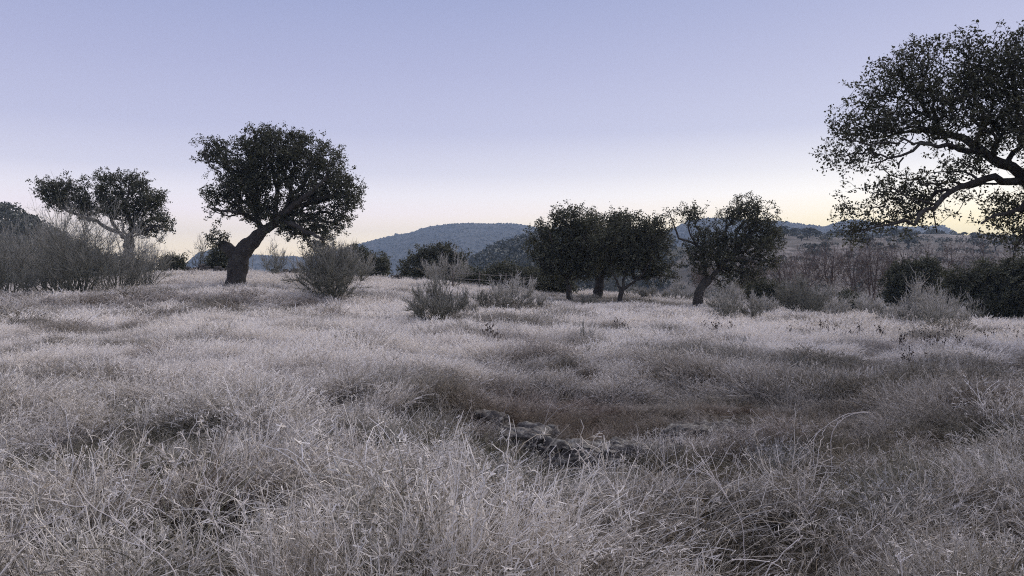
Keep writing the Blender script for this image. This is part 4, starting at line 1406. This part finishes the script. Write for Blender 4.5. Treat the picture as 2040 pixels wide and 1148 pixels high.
def masks(x, y):
    """frost, redness, greenness, height factor of the sward at a place"""
    u = x / np.maximum(y, 1) * F + 1020
    big = fbm(x * 0.22 + 7, y * 0.4 + 3, 21, 3)
    mid = fbm(x * 0.7 + 1, y * 1.0 + 5, 22, 3)
    frost = 0.80 + 0.16 * sstep(1.0, -1.0, x) + 0.85 * (big - 0.5) + 1.0 * (mid - 0.5)
    frost = frost + 0.62 * sstep(10.5, 17, y) + 0.38 * sstep(0.3, -1.6, x) * sstep(4.0, 7.5, y) * sstep(17, 12, y)
    red = np.clip(0.9 * (fbm(x * 0.35 + 20, y * 0.8, 23, 3) - 0.56) * 4, 0, 0.5)
    green = np.clip((fbm(x * 0.8 + 40, y * 1.0, 24, 3) - 0.50) * 5, 0, 0.8) * sstep(10, 5, y)
    frost = frost * (1 - 0.30 * sstep(0.2, 1.6, x) * sstep(7.5, 5.0, y))
    hgt = 0.10 + 1.75 * fbm(x * 0.75 + 60, y * 1.1 + 0.1 * x, 25, 3) ** 1.2
    streak = sstep(0.55, 0.68, fbm(x * 0.30 + 13, y * 0.85 + 0.05 * x + 4, 61, 3)) * sstep(3.5, 6, y) * sstep(40, 26, y)
    frost = frost * (1 - 0.68 * streak); green = np.maximum(green, 0.35 * streak); hgt = hgt * (1 + 0.15 * streak)  # dark rows between lumps: their shade painted as less frost, more green
    spot = sstep(0.60, 0.72, fbm(x * 1.1 + 33, y * 1.5 + 7, 63, 2)) * sstep(6, 10, y)
    frost = frost * (1 - 0.62 * spot)
    gap = sstep(0.48, 0.60, fbm(x * 1.35 + 71, y * 1.7 + 17, 67, 3)) * sstep(10, 7.5, y)
    frost = frost * (1 - 0.8 * gap); green = np.maximum(green, 0.65 * gap); hgt = hgt * (1 - 0.35 * gap)
    # sheltered hollow: little frost, short reddish sward; bank behind: brown tall grass
    hw = sstep(-1.2, -0.2, x) * sstep(4.6, 3.2, x)
    inh = hw * sstep(8.0, 8.6, y) * sstep(11.6, 11.0, y)
    frost = frost * (1 - 0.48 * inh); red = np.maximum(red, 0.62 * inh * sstep(2.2, 0.9, x)); hgt = hgt * (1 - 0.45 * inh)
    bk = sstep(-1.0, 0.4, x) * sstep(6.5, 4.0, x) * sstep(10.6, 11.3, y) * sstep(13.2, 12.4, y) * (0.45 + 0.9 * fbm(x * 0.9, y * 2, 41, 2))
    frost = frost * (1 - 0.34 * bk); hgt = hgt * (1 + 0.10 * bk)
    gl = sstep(3.2, 4.6, x) * sstep(11, 8, x) * sstep(9.4, 10.2, y) * sstep(13.6, 12.8, y)
    frost = frost * (1 - 0.22 * gl)
    # unfrosted ground under the tree crowns, with contact shade painted in as darker green
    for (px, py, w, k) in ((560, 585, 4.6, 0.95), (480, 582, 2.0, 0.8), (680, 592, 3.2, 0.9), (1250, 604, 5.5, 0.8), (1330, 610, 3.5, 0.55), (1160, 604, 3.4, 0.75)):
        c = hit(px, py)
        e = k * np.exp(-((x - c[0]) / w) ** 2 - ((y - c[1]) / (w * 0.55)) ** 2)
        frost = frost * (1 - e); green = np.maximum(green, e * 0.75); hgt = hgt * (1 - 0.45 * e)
    # worn track crossing behind the left half
    tr = np.exp(-((y - (26.1 + 0.03 * x)) / 0.6) ** 2) * sstep(-5, -8, x)
    hgt = hgt * (1 - 0.8 * tr); frost = frost * (1 - 0.3 * tr)
    bk2 = np.exp(-((y - (27.6 + 0.03 * x)) / 0.9) ** 2) * sstep(-4, -8, x) * (0.4 + fbm(x * 0.6, y * 2, 43, 2))
    frost = frost * (1 - 0.6 * np.clip(bk2, 0, 1)); red = np.maximum(red, 0.4 * bk2 * sstep(-18, -12, x)); hgt = hgt * (1 + 0.5 * bk2)
    frost = frost * (1 - 0.30 * sstep(7.5, 3.5, y) * fbm(x * 1.1, y * 1.1 + 9, 27, 2))
    # thin brooms' feet and rock
    for (cx, cy, cz, lx, ly, lz, tn, lab) in ROCKS:
        ax, ay = lx * 0.36, ly * 0.30
        hgt = np.where((x - cx) ** 2 / ax ** 2 + (y - cy) ** 2 / ay ** 2 < 1, 0.0, hgt)
    hgt = hgt * (1 - 0.75 * np.exp(-((x - 0.5) / 0.45) ** 2 - ((y - 7.0) / 0.7) ** 2) - 0.38 * np.exp(-((x - 1.3) / 0.7) ** 2 - ((y - 7.1) / 0.6) ** 2))
    hgt = hgt * (1 - 0.35 * np.exp(-((x + 0.05) / 0.4) ** 2 - ((y - 7.9) / 0.4) ** 2))
    return np.clip(frost, 0.04, 1.7), np.clip(red, 0, 1), np.clip(green, 0, 1), hgt


def emit(kinds, weights, x, y, rng, s0, s1):
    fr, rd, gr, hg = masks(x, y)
    keep = hg > 0.16
    x, y, fr, rd, gr, hg = x[keep], y[keep], fr[keep], rd[keep], gr[keep], hg[keep]
    n = len(x)
    z = ground(x, y)
    kk = rng.choice(len(kinds), n, p=np.array(weights) / sum(weights))
    idx = np.zeros(n, int)
    for i, k in enumerate(kinds):
        m = kk == i
        idx[m] = rng.choice(KINDS[k], m.sum())
    flow = (fbm(x * 0.30 + 11, y * 0.35 + 2, 31, 3) - 0.5) * 9.0 + 0.4
    yaw = flow + (fbm(x * 1.3 + 5, y * 1.3, 33, 2) - 0.5) * 7.0 + rng.normal(0, 0.5, n)
    sc = rng.uniform(s0, s1, n) * np.clip(hg, 0.35, 1.5)
    scl = np.stack([0.35 + 0.65 * sc, 0.35 + 0.65 * sc, sc], -1)
    rot = np.stack([rng.normal(0, 0.16, n), rng.normal(0.05, 0.2, n), yaw], -1)
    fr = np.clip(fr * rng.uniform(0.7, 1.25, n), 0.03, 1.7)
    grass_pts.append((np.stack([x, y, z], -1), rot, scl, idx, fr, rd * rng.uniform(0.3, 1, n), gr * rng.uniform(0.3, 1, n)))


rg = np.random.default_rng(77)
def clumped(x, y, rng, freq, lo, hi):
    k = fbm(x * freq + 3, y * freq + 8, 51, 2)
    m = rng.uniform(size=len(x)) < sstep(lo, hi, k)
    return x[m], y[m]


x, y = scatter(rg, 66, 1.6, 5.5, 47)
emit(['near_mat'], [1], x, y, rg, 0.7, 1.15)
x, y = clumped(*scatter(rg, 95, 1.6, 5.5, 47), rg, 1.5, 0.48, 0.64)
emit(['near_up', 'near_lean', 'near_weed'], [2.2, 2.6, 2.6], x, y, rg, 0.8, 1.3)
x, y = scatter(rg, 7, 1.6, 5.5, 47)
emit(['near_dome'], [1], x, y, rg, 0.75, 1.35)
x, y = scatter(rg, 13, 1.6, 6.5, 47)
emit(['near_fallen'], [1], x, y, rg, 0.8, 1.2)
x, y = scatter(rg, 55, 5.5, 10.5, 43)
emit(['near_mat', 'near_up', 'near_lean'], [2.5, 0.8, 1], x, y, rg, 0.75, 1.2)
x, y = clumped(*scatter(rg, 85, 5.5, 10.5, 43), rg, 1.3, 0.42, 0.64)
emit(['near_up', 'near_lean', 'near_weed'], [2.6, 2.6, 1.6], x, y, rg, 0.7, 1.15)
x, y = scatter(rg, 6, 5.5, 11.0, 43)
m_ = (x < -0.5) | (x > 2.4) | (y > 9.2) | (y < 6.4)
x, y = x[m_], y[m_]
emit(['near_dome'], [1], x, y, rg, 0.55, 1.05)
x, y = scatter(rg, 6, 6.5, 11.5, 43)
m_ = (x < -0.6) | (x > 2.6) | (y > 10)
x, y = x[m_], y[m_]
emit(['near_fallen'], [1], x, y, rg, 0.8, 1.2)
x, y = scatter(rg, 44, 10.5, 22, 41)
emit(['mid_up', 'mid_lean'], [3, 2.2], x, y, rg, 0.7, 1.1)
x, y = scatter(rg, 17, 22, 58, 40)
emit(['far_up'], [1], x, y, rg, 0.75, 1.2)

cat = [np.concatenate([g[i] for g in grass_pts]) for i in range(7)]
print('grass tufts', len(cat[0]))
gm = bpy.data.meshes.new('grass')
gm.vertices.add(len(cat[0]))
gm.vertices.foreach_set('co', cat[0].astype(np.float32).ravel())
for nm, ty, arr, key in (('rot', 'FLOAT_VECTOR', cat[1], 'vector'), ('scl', 'FLOAT_VECTOR', cat[2], 'vector'), ('idx', 'INT', cat[3], 'value'),
                         ('ifrost', 'FLOAT', cat[4], 'value'), ('ired', 'FLOAT', cat[5], 'value'), ('igreen', 'FLOAT', cat[6], 'value')):
    a_ = gm.attributes.new(nm, ty, 'POINT')
    a_.data.foreach_set(key, arr.astype(np.int32 if ty == 'INT' else np.float32).ravel())
gm.update()
grass = bpy.data.objects.new('grass', gm)
COL.objects.link(grass)
tag(grass, 'long frosted dry grass covering the whole field', 'grass', kind='stuff')
ng = bpy.data.node_groups.new('sward', 'GeometryNodeTree')
ng.interface.new_socket('Geometry', in_out='INPUT', socket_type='NodeSocketGeometry')
ng.interface.new_socket('Geometry', in_out='OUTPUT', socket_type='NodeSocketGeometry')
gi = ng.nodes.new('NodeGroupInput'); go = ng.nodes.new('NodeGroupOutput')
m2p = ng.nodes.new('GeometryNodeMeshToPoints')
iop = ng.nodes.new('GeometryNodeInstanceOnPoints')
ci = ng.nodes.new('GeometryNodeCollectionInfo')
ci.inputs[0].default_value = protos_col
ci.inputs['Separate Children'].default_value = True
ci.inputs['Reset Children'].default_value = True
iop.inputs['Pick Instance'].default_value = True


def named(nm, ty):
    n = ng.nodes.new('GeometryNodeInputNamedAttribute')
    n.data_type = ty
    n.inputs['Name'].default_value = nm
    return [o for o in n.outputs if o.enabled and o.name == 'Attribute'][0]


ng.links.new(gi.outputs[0], m2p.inputs['Mesh'])
ng.links.new(m2p.outputs[0], iop.inputs['Points'])
ng.links.new(ci.outputs[0], iop.inputs['Instance'])
ng.links.new(named('idx', 'INT'), iop.inputs['Instance Index'])
ng.links.new(named('rot', 'FLOAT_VECTOR'), iop.inputs['Rotation'])
ng.links.new(named('scl', 'FLOAT_VECTOR'), iop.inputs['Scale'])
ng.links.new(iop.outputs[0], go.inputs[0])
md = grass.modifiers.new('sward', 'NODES')
md.node_group = ng

# ------------------------------------------------------------------ single tussocks
def tussock(label, px, py, d, h, lean, yaw, seed, n=420, spread=0.16, wid=0.0034, curl=0.5, tint_mat='tussock', bf=0.15, tf=1.0, tilt=0.0, mess=0.3, heads=0.25):
    b = at(px, py, d)
    b[2] = float(ground(b[0], b[1])) - 0.01
    o = tuft(seed, n, h, lean, wid, spread, curl, 7, heads, bf, tf, mess).build('grass_tussock', M[tint_mat])
    o.location = tuple(float(c) for c in b)
    o.rotation_euler = (0, tilt, yaw)
    return tag(o, label, 'grass tussock', 'single tussocks in the foreground grass')


M['tussock'] = mat_plant('pale_tussock', (0.14, 0.118, 0.08), (0.36, 0.31, 0.225), (0.94, 0.89, 0.81))
M['green_tussock'] = mat_plant('green_tussock', (0.045, 0.055, 0.03), (0.11, 0.12, 0.075), (0.6, 0.58, 0.56))
tussock('pale pinkish upright tussock at the bottom middle of the photo', 965, 1150, 3.15, 0.36, 0.05, 0.3, 701, 520, 0.09, curl=0.45)
tussock('pale swept tussock combed down to the right of the bottom tussock', 1120, 1075, 3.5, 0.62, 1.5, -0.25, 702, 520, 0.12, curl=0.3)
tussock('tall straw-coloured upright tussock between two bare stalks', 590, 1120, 3.35, 0.62, 0.1, 1.0, 703, 620, 0.20, curl=0.35, bf=0.1, tf=0.7)
tussock('whitish tussock swept low below the fan of pale stems', 1395, 1110, 3.3, 0.55, 1.3, -0.4, 704, 480, 0.12, curl=0.3)
tussock('curly pale tussock cut by the lower corner of the photo', 1985, 1110, 3.3, 0.50, 0.2, 2.2, 705, 560, 0.22, curl=0.9)
tussock('dark green tussock sunk in the pale field', 310, 872, 8.0, 0.30, 0.1, 0.5, 706, 420, 0.17, wid=0.005, tint_mat='green_tussock', tf=0.25)
tussock('big dull olive tussock beside the rock ledge', 1545, 900, 6.9, 0.42, 0.15, 0.2, 707, 620, 0.26, tint_mat='green_tussock', tf=0.7)
tussock('frosted white tussock on the rise left of the rock', 760, 830, 8.6, 0.45, 0.6, 0.4, 708, 520, 0.26, wid=0.005)
tussock('pale tussock bent over at the lower left of the photo', 250, 1130, 3.3, 0.50, 0.9, 2.7, 709, 520, 0.18)
tussock('dull olive tussock with drooping blades low in the right half', 1780, 1010, 4.6, 0.44, 0.3, 0.8, 710, 560, 0.24, tint_mat='green_tussock', tf=0.75, curl=0.9)


# ------------------------------------------------------------------ dry stalks
def stalk(label, d, main, branches, seed, r=0.0038, frost=1.0, twigs=5, tw=0.10, heads=0.0, name='dry_stalk', knots=True):
    """main and branches are photo-pixel polylines (px, py[, depth offset])"""
    rng = np.random.default_rng(seed)
    r = r * 0.62 if d < 12 else r

    def world_line(l):
        W = np.array([at(p[0], p[1], d + (p[2] if len(p) > 2 else 0.0)) for p in l])
        W = np.concatenate([W, np.zeros((len(W), 1))], 1)
        return resample(W, 0.035)[:, :3]
    L = world_line(main)
    g = float(ground(L[0, 0], L[0, 1])) - 0.02
    if L[0, 2] > g:
        L = np.concatenate([[[L[0, 0] + 0.02, L[0, 1], g]], L])
        L = resample(L, 0.035)
    base = L[0].copy()
    root = empty(name, base)
    mb = MB()
    L[1:] += rng.normal(size=L[1:].shape) * 0.0022
    tube_path(mb, L, np.linspace(r, r * 0.6, len(L)) * rng.uniform(0.85, 1.15, len(L)), 6, 0.1, seed, tint=0.6, frost=np.clip(frost * 0.85, 0, 1))
    mb.build('stem', M['stalk'], root, True, base)
    mb = MB()
    lines = []
    for b in branches:
        lines.append(world_line(b))
    allp = [L[len(L) // 3:]] + lines
    for k in range(twigs):
        src = allp[rng.integers(0, len(allp))]
        p = src[rng.integers(len(src) // 3, len(src))]
        dd = norm(np.array([rng.normal() * 0.8, rng.normal() * 0.5, rng.uniform(0.1, 1.0)]))
        ln = tw * rng.uniform(0.5, 1.5)
        t = np.linspace(0, 1, 6)[:, None]
        lines.append(p + dd * ln * t + np.array([0, 0, 1.0]) * ln * 0.25 * t * t + rng.normal(size=(6, 3)) * 0.004)
    for l in lines:
        l = l + rng.normal(size=l.shape) * 0.0015
        tube_path(mb, l, np.linspace(r * 0.62, r * 0.4, len(l)) * rng.uniform(0.8, 1.2, len(l)), 5, tint=0.7, frost=np.clip(frost, 0, 1))
        if knots:
            # frosted bud at each tip
            tip = l[-1]; dv = norm(l[-1] - l[-2]) * r * 1.2
            tube_path(mb, [tip - dv, tip, tip + dv * 1.2], [r * 0.5, r * rng.uniform(0.7, 1.25), r * 0.4], 5, tint=0.7, frost=frost)
    if lines:
        st_ = mb.build('side_twigs', M['stalk'], root, True, base)
        st_['kind'] = 'stuff'
    return tag(root, label, 'dry stalk', 'frosted dry stalks in the foreground')


stalk('upright frosted stalk with a burst of side twigs at lower left', 3.2, [(444, 1190), (440, 1140), (432, 1080), (428, 1045), (422, 1015), (410, 975), (405, 940)],
      [[(429, 1040), (455, 1024), (475, 1020), (490, 1000), (497, 975)], [(428, 1045), (408, 1040)], [(426, 1030), (412, 1022), (398, 990), (392, 970)],
       [(424, 1020), (440, 985), (455, 960), (462, 945)], [(422, 1010), (425, 980), (434, 952)], [(428, 1042), (470, 1044), (500, 1075), (515, 1110)]], 801, 0.0042, twigs=12, tw=0.07)
stalk('long crooked frosted stalk lying across the lower left corner', 3.0, [(358, 1190), (356, 1150), (352, 1128), (320, 1106), (283, 1087), (260, 1058), (233, 1033), (200, 1020), (173, 1010), (160, 985), (151, 962)],
      [[(268, 1068), (275, 1040), (295, 1025), (303, 1010)], [(233, 1033), (235, 1000), (250, 975)], [(250, 1050), (225, 1040), (210, 1020), (208, 1000), (215, 990)], [(173, 1010), (145, 1008), (125, 1005)],
       [(283, 1087), (250, 1080), (215, 1065), (195, 1052)], [(300, 1096), (302, 1070), (300, 1050), (305, 1040)]], 802, 0.0045, twigs=16, tw=0.08)
stalk('pale bent stalk entering from the left photo edge', 3.1, [(-60, 1105), (0, 1077), (50, 1060), (83, 1047), (120, 1035), (146, 1015)],
      [[(60, 1056), (85, 1080), (95, 1095)], [(83, 1047), (105, 1030), (110, 1020)], [(120, 1035), (140, 1040), (160, 1018), (172, 1012)]], 803, 0.004, twigs=8, tw=0.07)
stalk('frosted stalk with curled drooping head in the left grass', 4.6, [(330, 1010), (328, 977), (326, 950), (321, 928), (312, 915), (303, 912)],
      [[(324, 940), (335, 918), (338, 915)], [(322, 930), (310, 930), (303, 925)], [(321, 928), (318, 905), (309, 903), (304, 908)], [(326, 955), (300, 985), (285, 1000)]], 804, 0.0042, twigs=6, tw=0.05)
stalk('forked pale stalk leaning right of the bottom tussock', 3.2, [(1000, 1180), (1012, 1093), (1030, 1060), (1058, 1040), (1085, 1022), (1105, 1015)],
      [[(1030, 1060), (1032, 1020), (1045, 985)], [(1045, 1048), (1060, 1015), (1072, 995), (1073, 985)], [(1020, 1075), (1005, 1040), (1008, 1010)], [(1058, 1040), (1080, 1045), (1100, 1040)]], 805, 0.004, twigs=14, tw=0.08)
stalk('tall thin stalk arching over the reddish hollow', 7.3, [(985, 860), (1003, 827), (1015, 795), (1028, 765), (1041, 741)], [[(1010, 810), (1030, 790), (1050, 770)]], 806, 0.004, 0.5, twigs=3, tw=0.12)
stalk('thin stalk slanting over the ledge toward the hollow', 7.2, [(1060, 905), (1080, 850), (1110, 815), (1150, 805), (1165, 790)], [[(1085, 845), (1095, 810), (1110, 780)]], 807, 0.004, 0.7, twigs=4, tw=0.10)
stalk('stalk with a white frosted head beside the hollow', 6.6, [(943, 900), (942, 860), (940, 820), (939, 798)], [[(939, 800), (932, 796)], [(939, 800), (946, 796)], [(939, 800), (934, 805)], [(939, 799), (940, 790)], [(939, 800), (947, 803)]], 808, 0.0045, 0.6, twigs=0)
stalk('bundle of pale slanting stems before the olive tussock', 3.9, [(1480, 1040), (1437, 977), (1415, 940), (1392, 905), (1372, 880)],
      [[(1437, 977), (1425, 930), (1410, 890)], [(1430, 965), (1400, 930), (1380, 910)], [(1445, 985), (1420, 950), (1385, 925), (1368, 915)], [(1450, 990), (1425, 955), (1405, 915), (1396, 880)], [(1420, 950), (1390, 935), (1370, 935)]], 809, 0.0042, twigs=10, tw=0.10)
stalk('white forked stem low in the right foreground', 3.0, [(1518, 1185), (1522, 1148), (1535, 1120), (1560, 1098), (1590, 1076)], [[(1535, 1120), (1560, 1125), (1573, 1140), (1570, 1160)], [(1535, 1120), (1500, 1113), (1460, 1115)], [(1590, 1076), (1598, 1070)]], 810, 0.0048, twigs=3, tw=0.06)
stalk('knobbly white stem near the lower right corner', 3.1, [(1796, 1190), (1795, 1150), (1793, 1120), (1790, 1104)], [[(1793, 1118), (1786, 1108)], [(1794, 1125), (1802, 1112)]], 811, 0.0055, twigs=3, tw=0.03)
stalk('nodding pale bud stem in the right foreground', 3.6, [(1795, 1110), (1785, 1060), (1775, 1048), (1755, 1041), (1745, 1043)], [[(1755, 1041), (1735, 1056), (1715, 1072)]], 812, 0.004, twigs=1, tw=0.05)
stalk('long arching pale stem across the right middle grass', 6.0, [(1620, 870), (1650, 845), (1685, 825), (1715, 820), (1735, 822)], [[(1650, 845), (1640, 860)]], 813, 0.005, 0.9, twigs=2, tw=0.08)
stalk('second arching pale stem below the long one', 5.6, [(1655, 870), (1665, 845), (1685, 828), (1710, 821), (1730, 822)], [], 814, 0.005, 0.9, twigs=2, tw=0.08)
stalk('bare twiggy stalk standing before the worn track', 26, [(386, 660), (382, 640), (375, 625), (368, 612)], [[(383, 642), (383, 625)], [(380, 636), (372, 628), (362, 622)], [(384, 645), (378, 632), (366, 632)]], 815, 0.012, 0.2, twigs=8, tw=0.3)
rs = np.random.default_rng(830)
spots = [(60, 1060, 'by the lower left corner'), (130, 900, 'in the left grass'), (210, 930, 'in the left grass'), (480, 960, 'beside the straw tussock'), (700, 900, 'left of the ledge'), (760, 980, 'below the ledge'),
         (840, 1040, 'left of the bottom tussock'), (880, 930, 'below the ledge'), (1240, 960, 'below the ledge'), (1320, 930, 'below the ledge'), (1480, 960, 'by the olive tussock'), (1620, 980, 'in the right grass'),
         (1700, 940, 'behind the drooping olive tussock'), (1850, 960, 'between the olive tussock and the edge'), (1920, 900, 'by the right edge'), (1640, 1100, 'by the lower right'), (1880, 1090, 'by the lower right'), (720, 1090, 'beside the straw tussock'),
         (1260, 1090, 'right of the bottom tussock'), (40, 930, 'by the left edge')]
for i, (px, py, where) in enumerate(spots):
    b = hit(px, min(py + 40, 1148))
    d = b[1]
    k = F / d * 0.01
    h = rs.uniform(32, 52) * k
    lean = rs.uniform(-0.5, 0.5) * h
    m = [(px, py + 40), (px + lean * 0.3, py + 40 - h * 0.4), (px + lean * 0.6, py + 40 - h * 0.75), (px + lean, py + 40 - h)]
    br = []
    for j in range(4):
        f = rs.uniform(0.35, 0.9)
        bx = px + lean * f; by = py + 40 - h * f
        ex = rs.uniform(-0.35, 0.35) * h
        br.append([(bx, by), (bx + ex * 0.6, by - h * 0.12, rs.uniform(-0.05, 0.05)), (bx + ex, by - h * rs.uniform(0.2, 0.35), rs.uniform(-0.1, 0.1))])
    stalk('slender branching frosted weed ' + where + ('' if i % 2 else ', much forked'), d, m, br, 840 + i, 0.0036, rs.uniform(0.8, 1.0), twigs=22, tw=0.06)


# ------------------------------------------------------------------ thistles
def thistle_mesh(seed, n_stem=4, h=0.55):
    rng = np.random.default_rng(seed)
    mb = MB()
    for k in range(n_stem):
        d0 = norm(np.array([rng.normal() * 0.25, rng.normal() * 0.25, 1.0]))
        H = h * rng.uniform(0.65, 1.1)
        t = np.linspace(0, 1, 6)[:, None]
        m = np.array([rng.normal() * 0.05, rng.normal() * 0.05, -0.02]) + d0 * H * t + rng.normal(size=(6, 3)) * 0.012
        tube_path(mb, m, np.linspace(0.006, 0.004, 6), 4, tint=0.7, frost=0.15)
        tips = [m[-1]]
        for j in range(rng.integers(2, 5)):
            p = m[rng.integers(2, 6)]
            dd = norm(d0 + rng.normal(size=3) * 0.5)
            l = rng.uniform(0.08, 0.2)
            q = p + dd * l * t + np.array([0, 0, 0.04]) * t * t
            tube_path(mb, q, np.linspace(0.004, 0.003, 6), 3, tint=0.6, frost=0.15)
            tips.append(q[-1])
        for tp in tips:
            r = rng.uniform(0.014, 0.022)
            tube_path(mb, [tp - [0, 0, r], tp - [0, 0, r * 0.5], tp, tp + [0, 0, r * 0.7], tp + [0, 0, r * 1.2]], [r * 0.3, r * 0.9, r, r * 0.8, r * 0.9], 6, tint=rng.uniform(0, 0.3), frost=0.05)
    return mb.mesh('thistle', M['thistle'], True)


tm = [thistle_mesh(900 + i, 3 + i % 3) for i in range(6)]
rt = np.random.default_rng(910)
areas = [((1640, 1760), (668, 684), 12, 'dry thistle with dark heads in the row before the pale rounded broom', 'thistles before the pale rounded broom'),
         ((1790, 1960), (672, 700), 18, 'dry thistle with dark heads below the tall feathery broom', 'thistles below the feathery broom'),
         ((1400, 1470), (660, 672), 8, 'dry thistle with dark heads below the knee-high broom', 'thistles below the knee-high broom'),
         ((1560, 1640), (660, 672), 7, 'dry thistle with dark heads below the fountain-shaped broom', 'thistles below the fountain broom'),
         ((1770, 1900), (706, 735), 5, 'larger dark-headed thistle at the right hand gully rim', 'thistles at the gully rim'),
         ((1960, 2036), (675, 700), 8, 'dry thistle with dark heads by the right photo edge', 'thistles by the photo edge'),
         ((1225, 1270), (655, 668), 4, 'dry thistle with dark heads in the frost below the slim forked oak', 'thistles below the forked oak'),
         ((955, 1010), (672, 690), 5, 'small dark seed-headed plant right of the nearest dark broom', 'seed-headed plants beside the nearest broom'),
         ((540, 556), (566, 572), 2, 'dark dry thistle standing right of the tall oak trunk', 'thistles by the tall oak')]
for (xa, xb), (ya, yb), n, lab, grp in areas:
    for k in range(n):
        b = hit(rt.uniform(xa, xb), rt.uniform(ya, yb) + 8)
        o = bpy.data.objects.new('thistle', tm[rt.integers(0, 6)])
        o.location = tuple(float(c) for c in b)
        s_ = rt.uniform(0.42, 0.75)
        o.scale = (s_, s_, s_ * rt.uniform(0.85, 1.15))
        o.rotation_euler = (0, 0, rt.uniform(0, 6.28))
        COL.objects.link(o)
        tag(o, lab, 'thistle', grp)


# ------------------------------------------------------------------ small dark broom seedlings standing in the frost
for i, (px, py, w, tp, lab) in enumerate([(1165, 690, 60, 646, 'dark wiry seedling shrub in the open frost below the dense clump'), (385, 650, 26, 632, 'small dull shrublet before the worn track'),
                                          (130, 648, 34, 632, 'low grey shrublet in the frost below the thicket'), (484, 650, 14, 638, 'tiny dark shrublet below the tall oak'),
                                          (565, 732, 34, 712, 'dark green shrublet on the left hand field'), (372, 695, 24, 682, 'small dark shrublet in a grass row at the left'),
                                          (1480, 700, 30, 676, 'thin dark shrublet in the frost before the knee-high broom'), (1590, 742, 60, 708, 'dull wiry shrublet at the bank top')]):
    broom(lab, px, py, w, tp, 960 + i, n_stems=14, twigs=24, frost=0.3, dark=0.2, fine=0.007, group='seedling shrubs in the frost', name='shrublet')


# ------------------------------------------------------------------ dry stone wall and wire fence at the crest
def stone_wall(label, px0, px1, d, h, seed):
    rng = np.random.default_rng(seed)
    a = at(px0, 550, d); c = at(px1, 550, d)
    L = c[0] - a[0]
    base = np.array([(a[0] + c[0]) / 2, d, 0]); base[2] = float(ground(base[0], base[1]))
    root = empty('stone_wall', base)
    mb = MB()
    x = a[0]
    cube = np.array([[-1, -1, -1], [1, -1, -1], [1, 1, -1], [-1, 1, -1], [-1, -1, 1], [1, -1, 1], [1, 1, 1], [-1, 1, 1]], float)
    qf = np.array([[0, 3, 2, 1], [4, 5, 6, 7], [0, 1, 5, 4], [1, 2, 6, 5], [2, 3, 7, 6], [3, 0, 4, 7]])
    while x < c[0]:
        w = rng.uniform(0.2, 0.45)
        z = float(ground(x, d)) - 0.1
        top = z + 0.1 + h * rng.uniform(0.55, 1.1)
        while z < top:
            hh = rng.uniform(0.12, 0.24)
            V = cube * np.array([w / 2, rng.uniform(0.16, 0.24), hh / 2]) * rng.uniform(0.8, 1.02, (8, 3)) + np.array([x + w / 2 + rng.normal() * 0.03, d + rng.normal() * 0.04, z + hh / 2])
            mb.add(V, qf)
            z += hh * 0.97
        x += w * 0.98
    o = mb.build('stones', M['stone'], root, False, base)
    o['kind'] = 'stuff'
    tag(root, label, 'wall')


stone_wall('tumbled dry stone wall on the crest left of the tall oak trunk', 372, 462, 49.0, 0.55, 971)
stone_wall('low dry stone wall on the crest right of the tall oak trunk', 540, 640, 50.0, 0.35, 972)
stone_wall('far low stone wall on the crest below the blue hill', 742, 836, 52.0, 0.4, 973)


def wire_fence(label, px0, px1, d, n_posts, h):
    xs = np.linspace((px0 - 1020) / F * d, (px1 - 1020) / F * d, n_posts)
    base = np.array([xs[0], d, float(ground(xs[0], d))])
    root = empty('wire_fence', base)
    rng = np.random.default_rng(3)
    tops = []
    for x in xs:
        g = float(ground(x, d))
        mb = MB()
        tube_path(mb, [[x, d, g - 0.2], [x + 0.01, d, g + h * 0.5], [x + 0.02, d, g + h]], [0.05, 0.045, 0.04], 6, 0.15, 2)
        mb.build('post', M['post'], root, False, base)
        tops.append(np.array([x + 0.01, d, g + h]))
    for k, f in enumerate((0.35, 0.62, 0.9)):
        mb = MB()
        for a, b in zip(tops[:-1], tops[1:]):
            t = np.linspace(0, 1, 7)[:, None]
            P = a + (b - a) * t - np.array([0, 0, h * (1 - f)]) - np.array([0, 0, 0.03]) * np.sin(t * math.pi)
            P[:, 1] -= 0.05
            tube_path(mb, P, np.full(7, 0.006), 4, tint=0.5, frost=0.6)
        mb.build('wire', M['wire'], root, True, base)
    tag(root, label, 'fence')


wire_fence('thin wire fence on leaning posts behind the broad frosted broom', 902, 1060, 43.0, 4, 1.1)

# ------------------------------------------------------------------ air
hb = MB()
x0, x1, y0, y1, z0, z1 = -2050, 2050, -2050, 2050, -60, 119
V = [(x0, y0, z0), (x1, y0, z0), (x1, y1, z0), (x0, y1, z0), (x0, y0, z1), (x1, y0, z1), (x1, y1, z1), (x0, y1, z1)]
hb.add(V, [(0, 3, 2, 1), (4, 5, 6, 7), (0, 1, 5, 4), (1, 2, 6, 5), (2, 3, 7, 6), (3, 0, 4, 7)])
hm = bpy.data.materials.new('thin_haze')
hm.use_nodes = True
ht = hm.node_tree
ht.nodes.clear()
ho = N(ht, 'ShaderNodeOutputMaterial')
pv = N(ht, 'ShaderNodeVolumePrincipled')
pv.inputs['Color'].default_value = (0.52, 0.72, 1.0, 1)
pv.inputs['Density'].default_value = 0.00040
ht.links.new(pv.outputs[0], ho.inputs['Volume'])
hz = hb.build('haze', hm)
tag(hz, 'thin bluish morning haze over the valley', 'haze', kind='stuff')
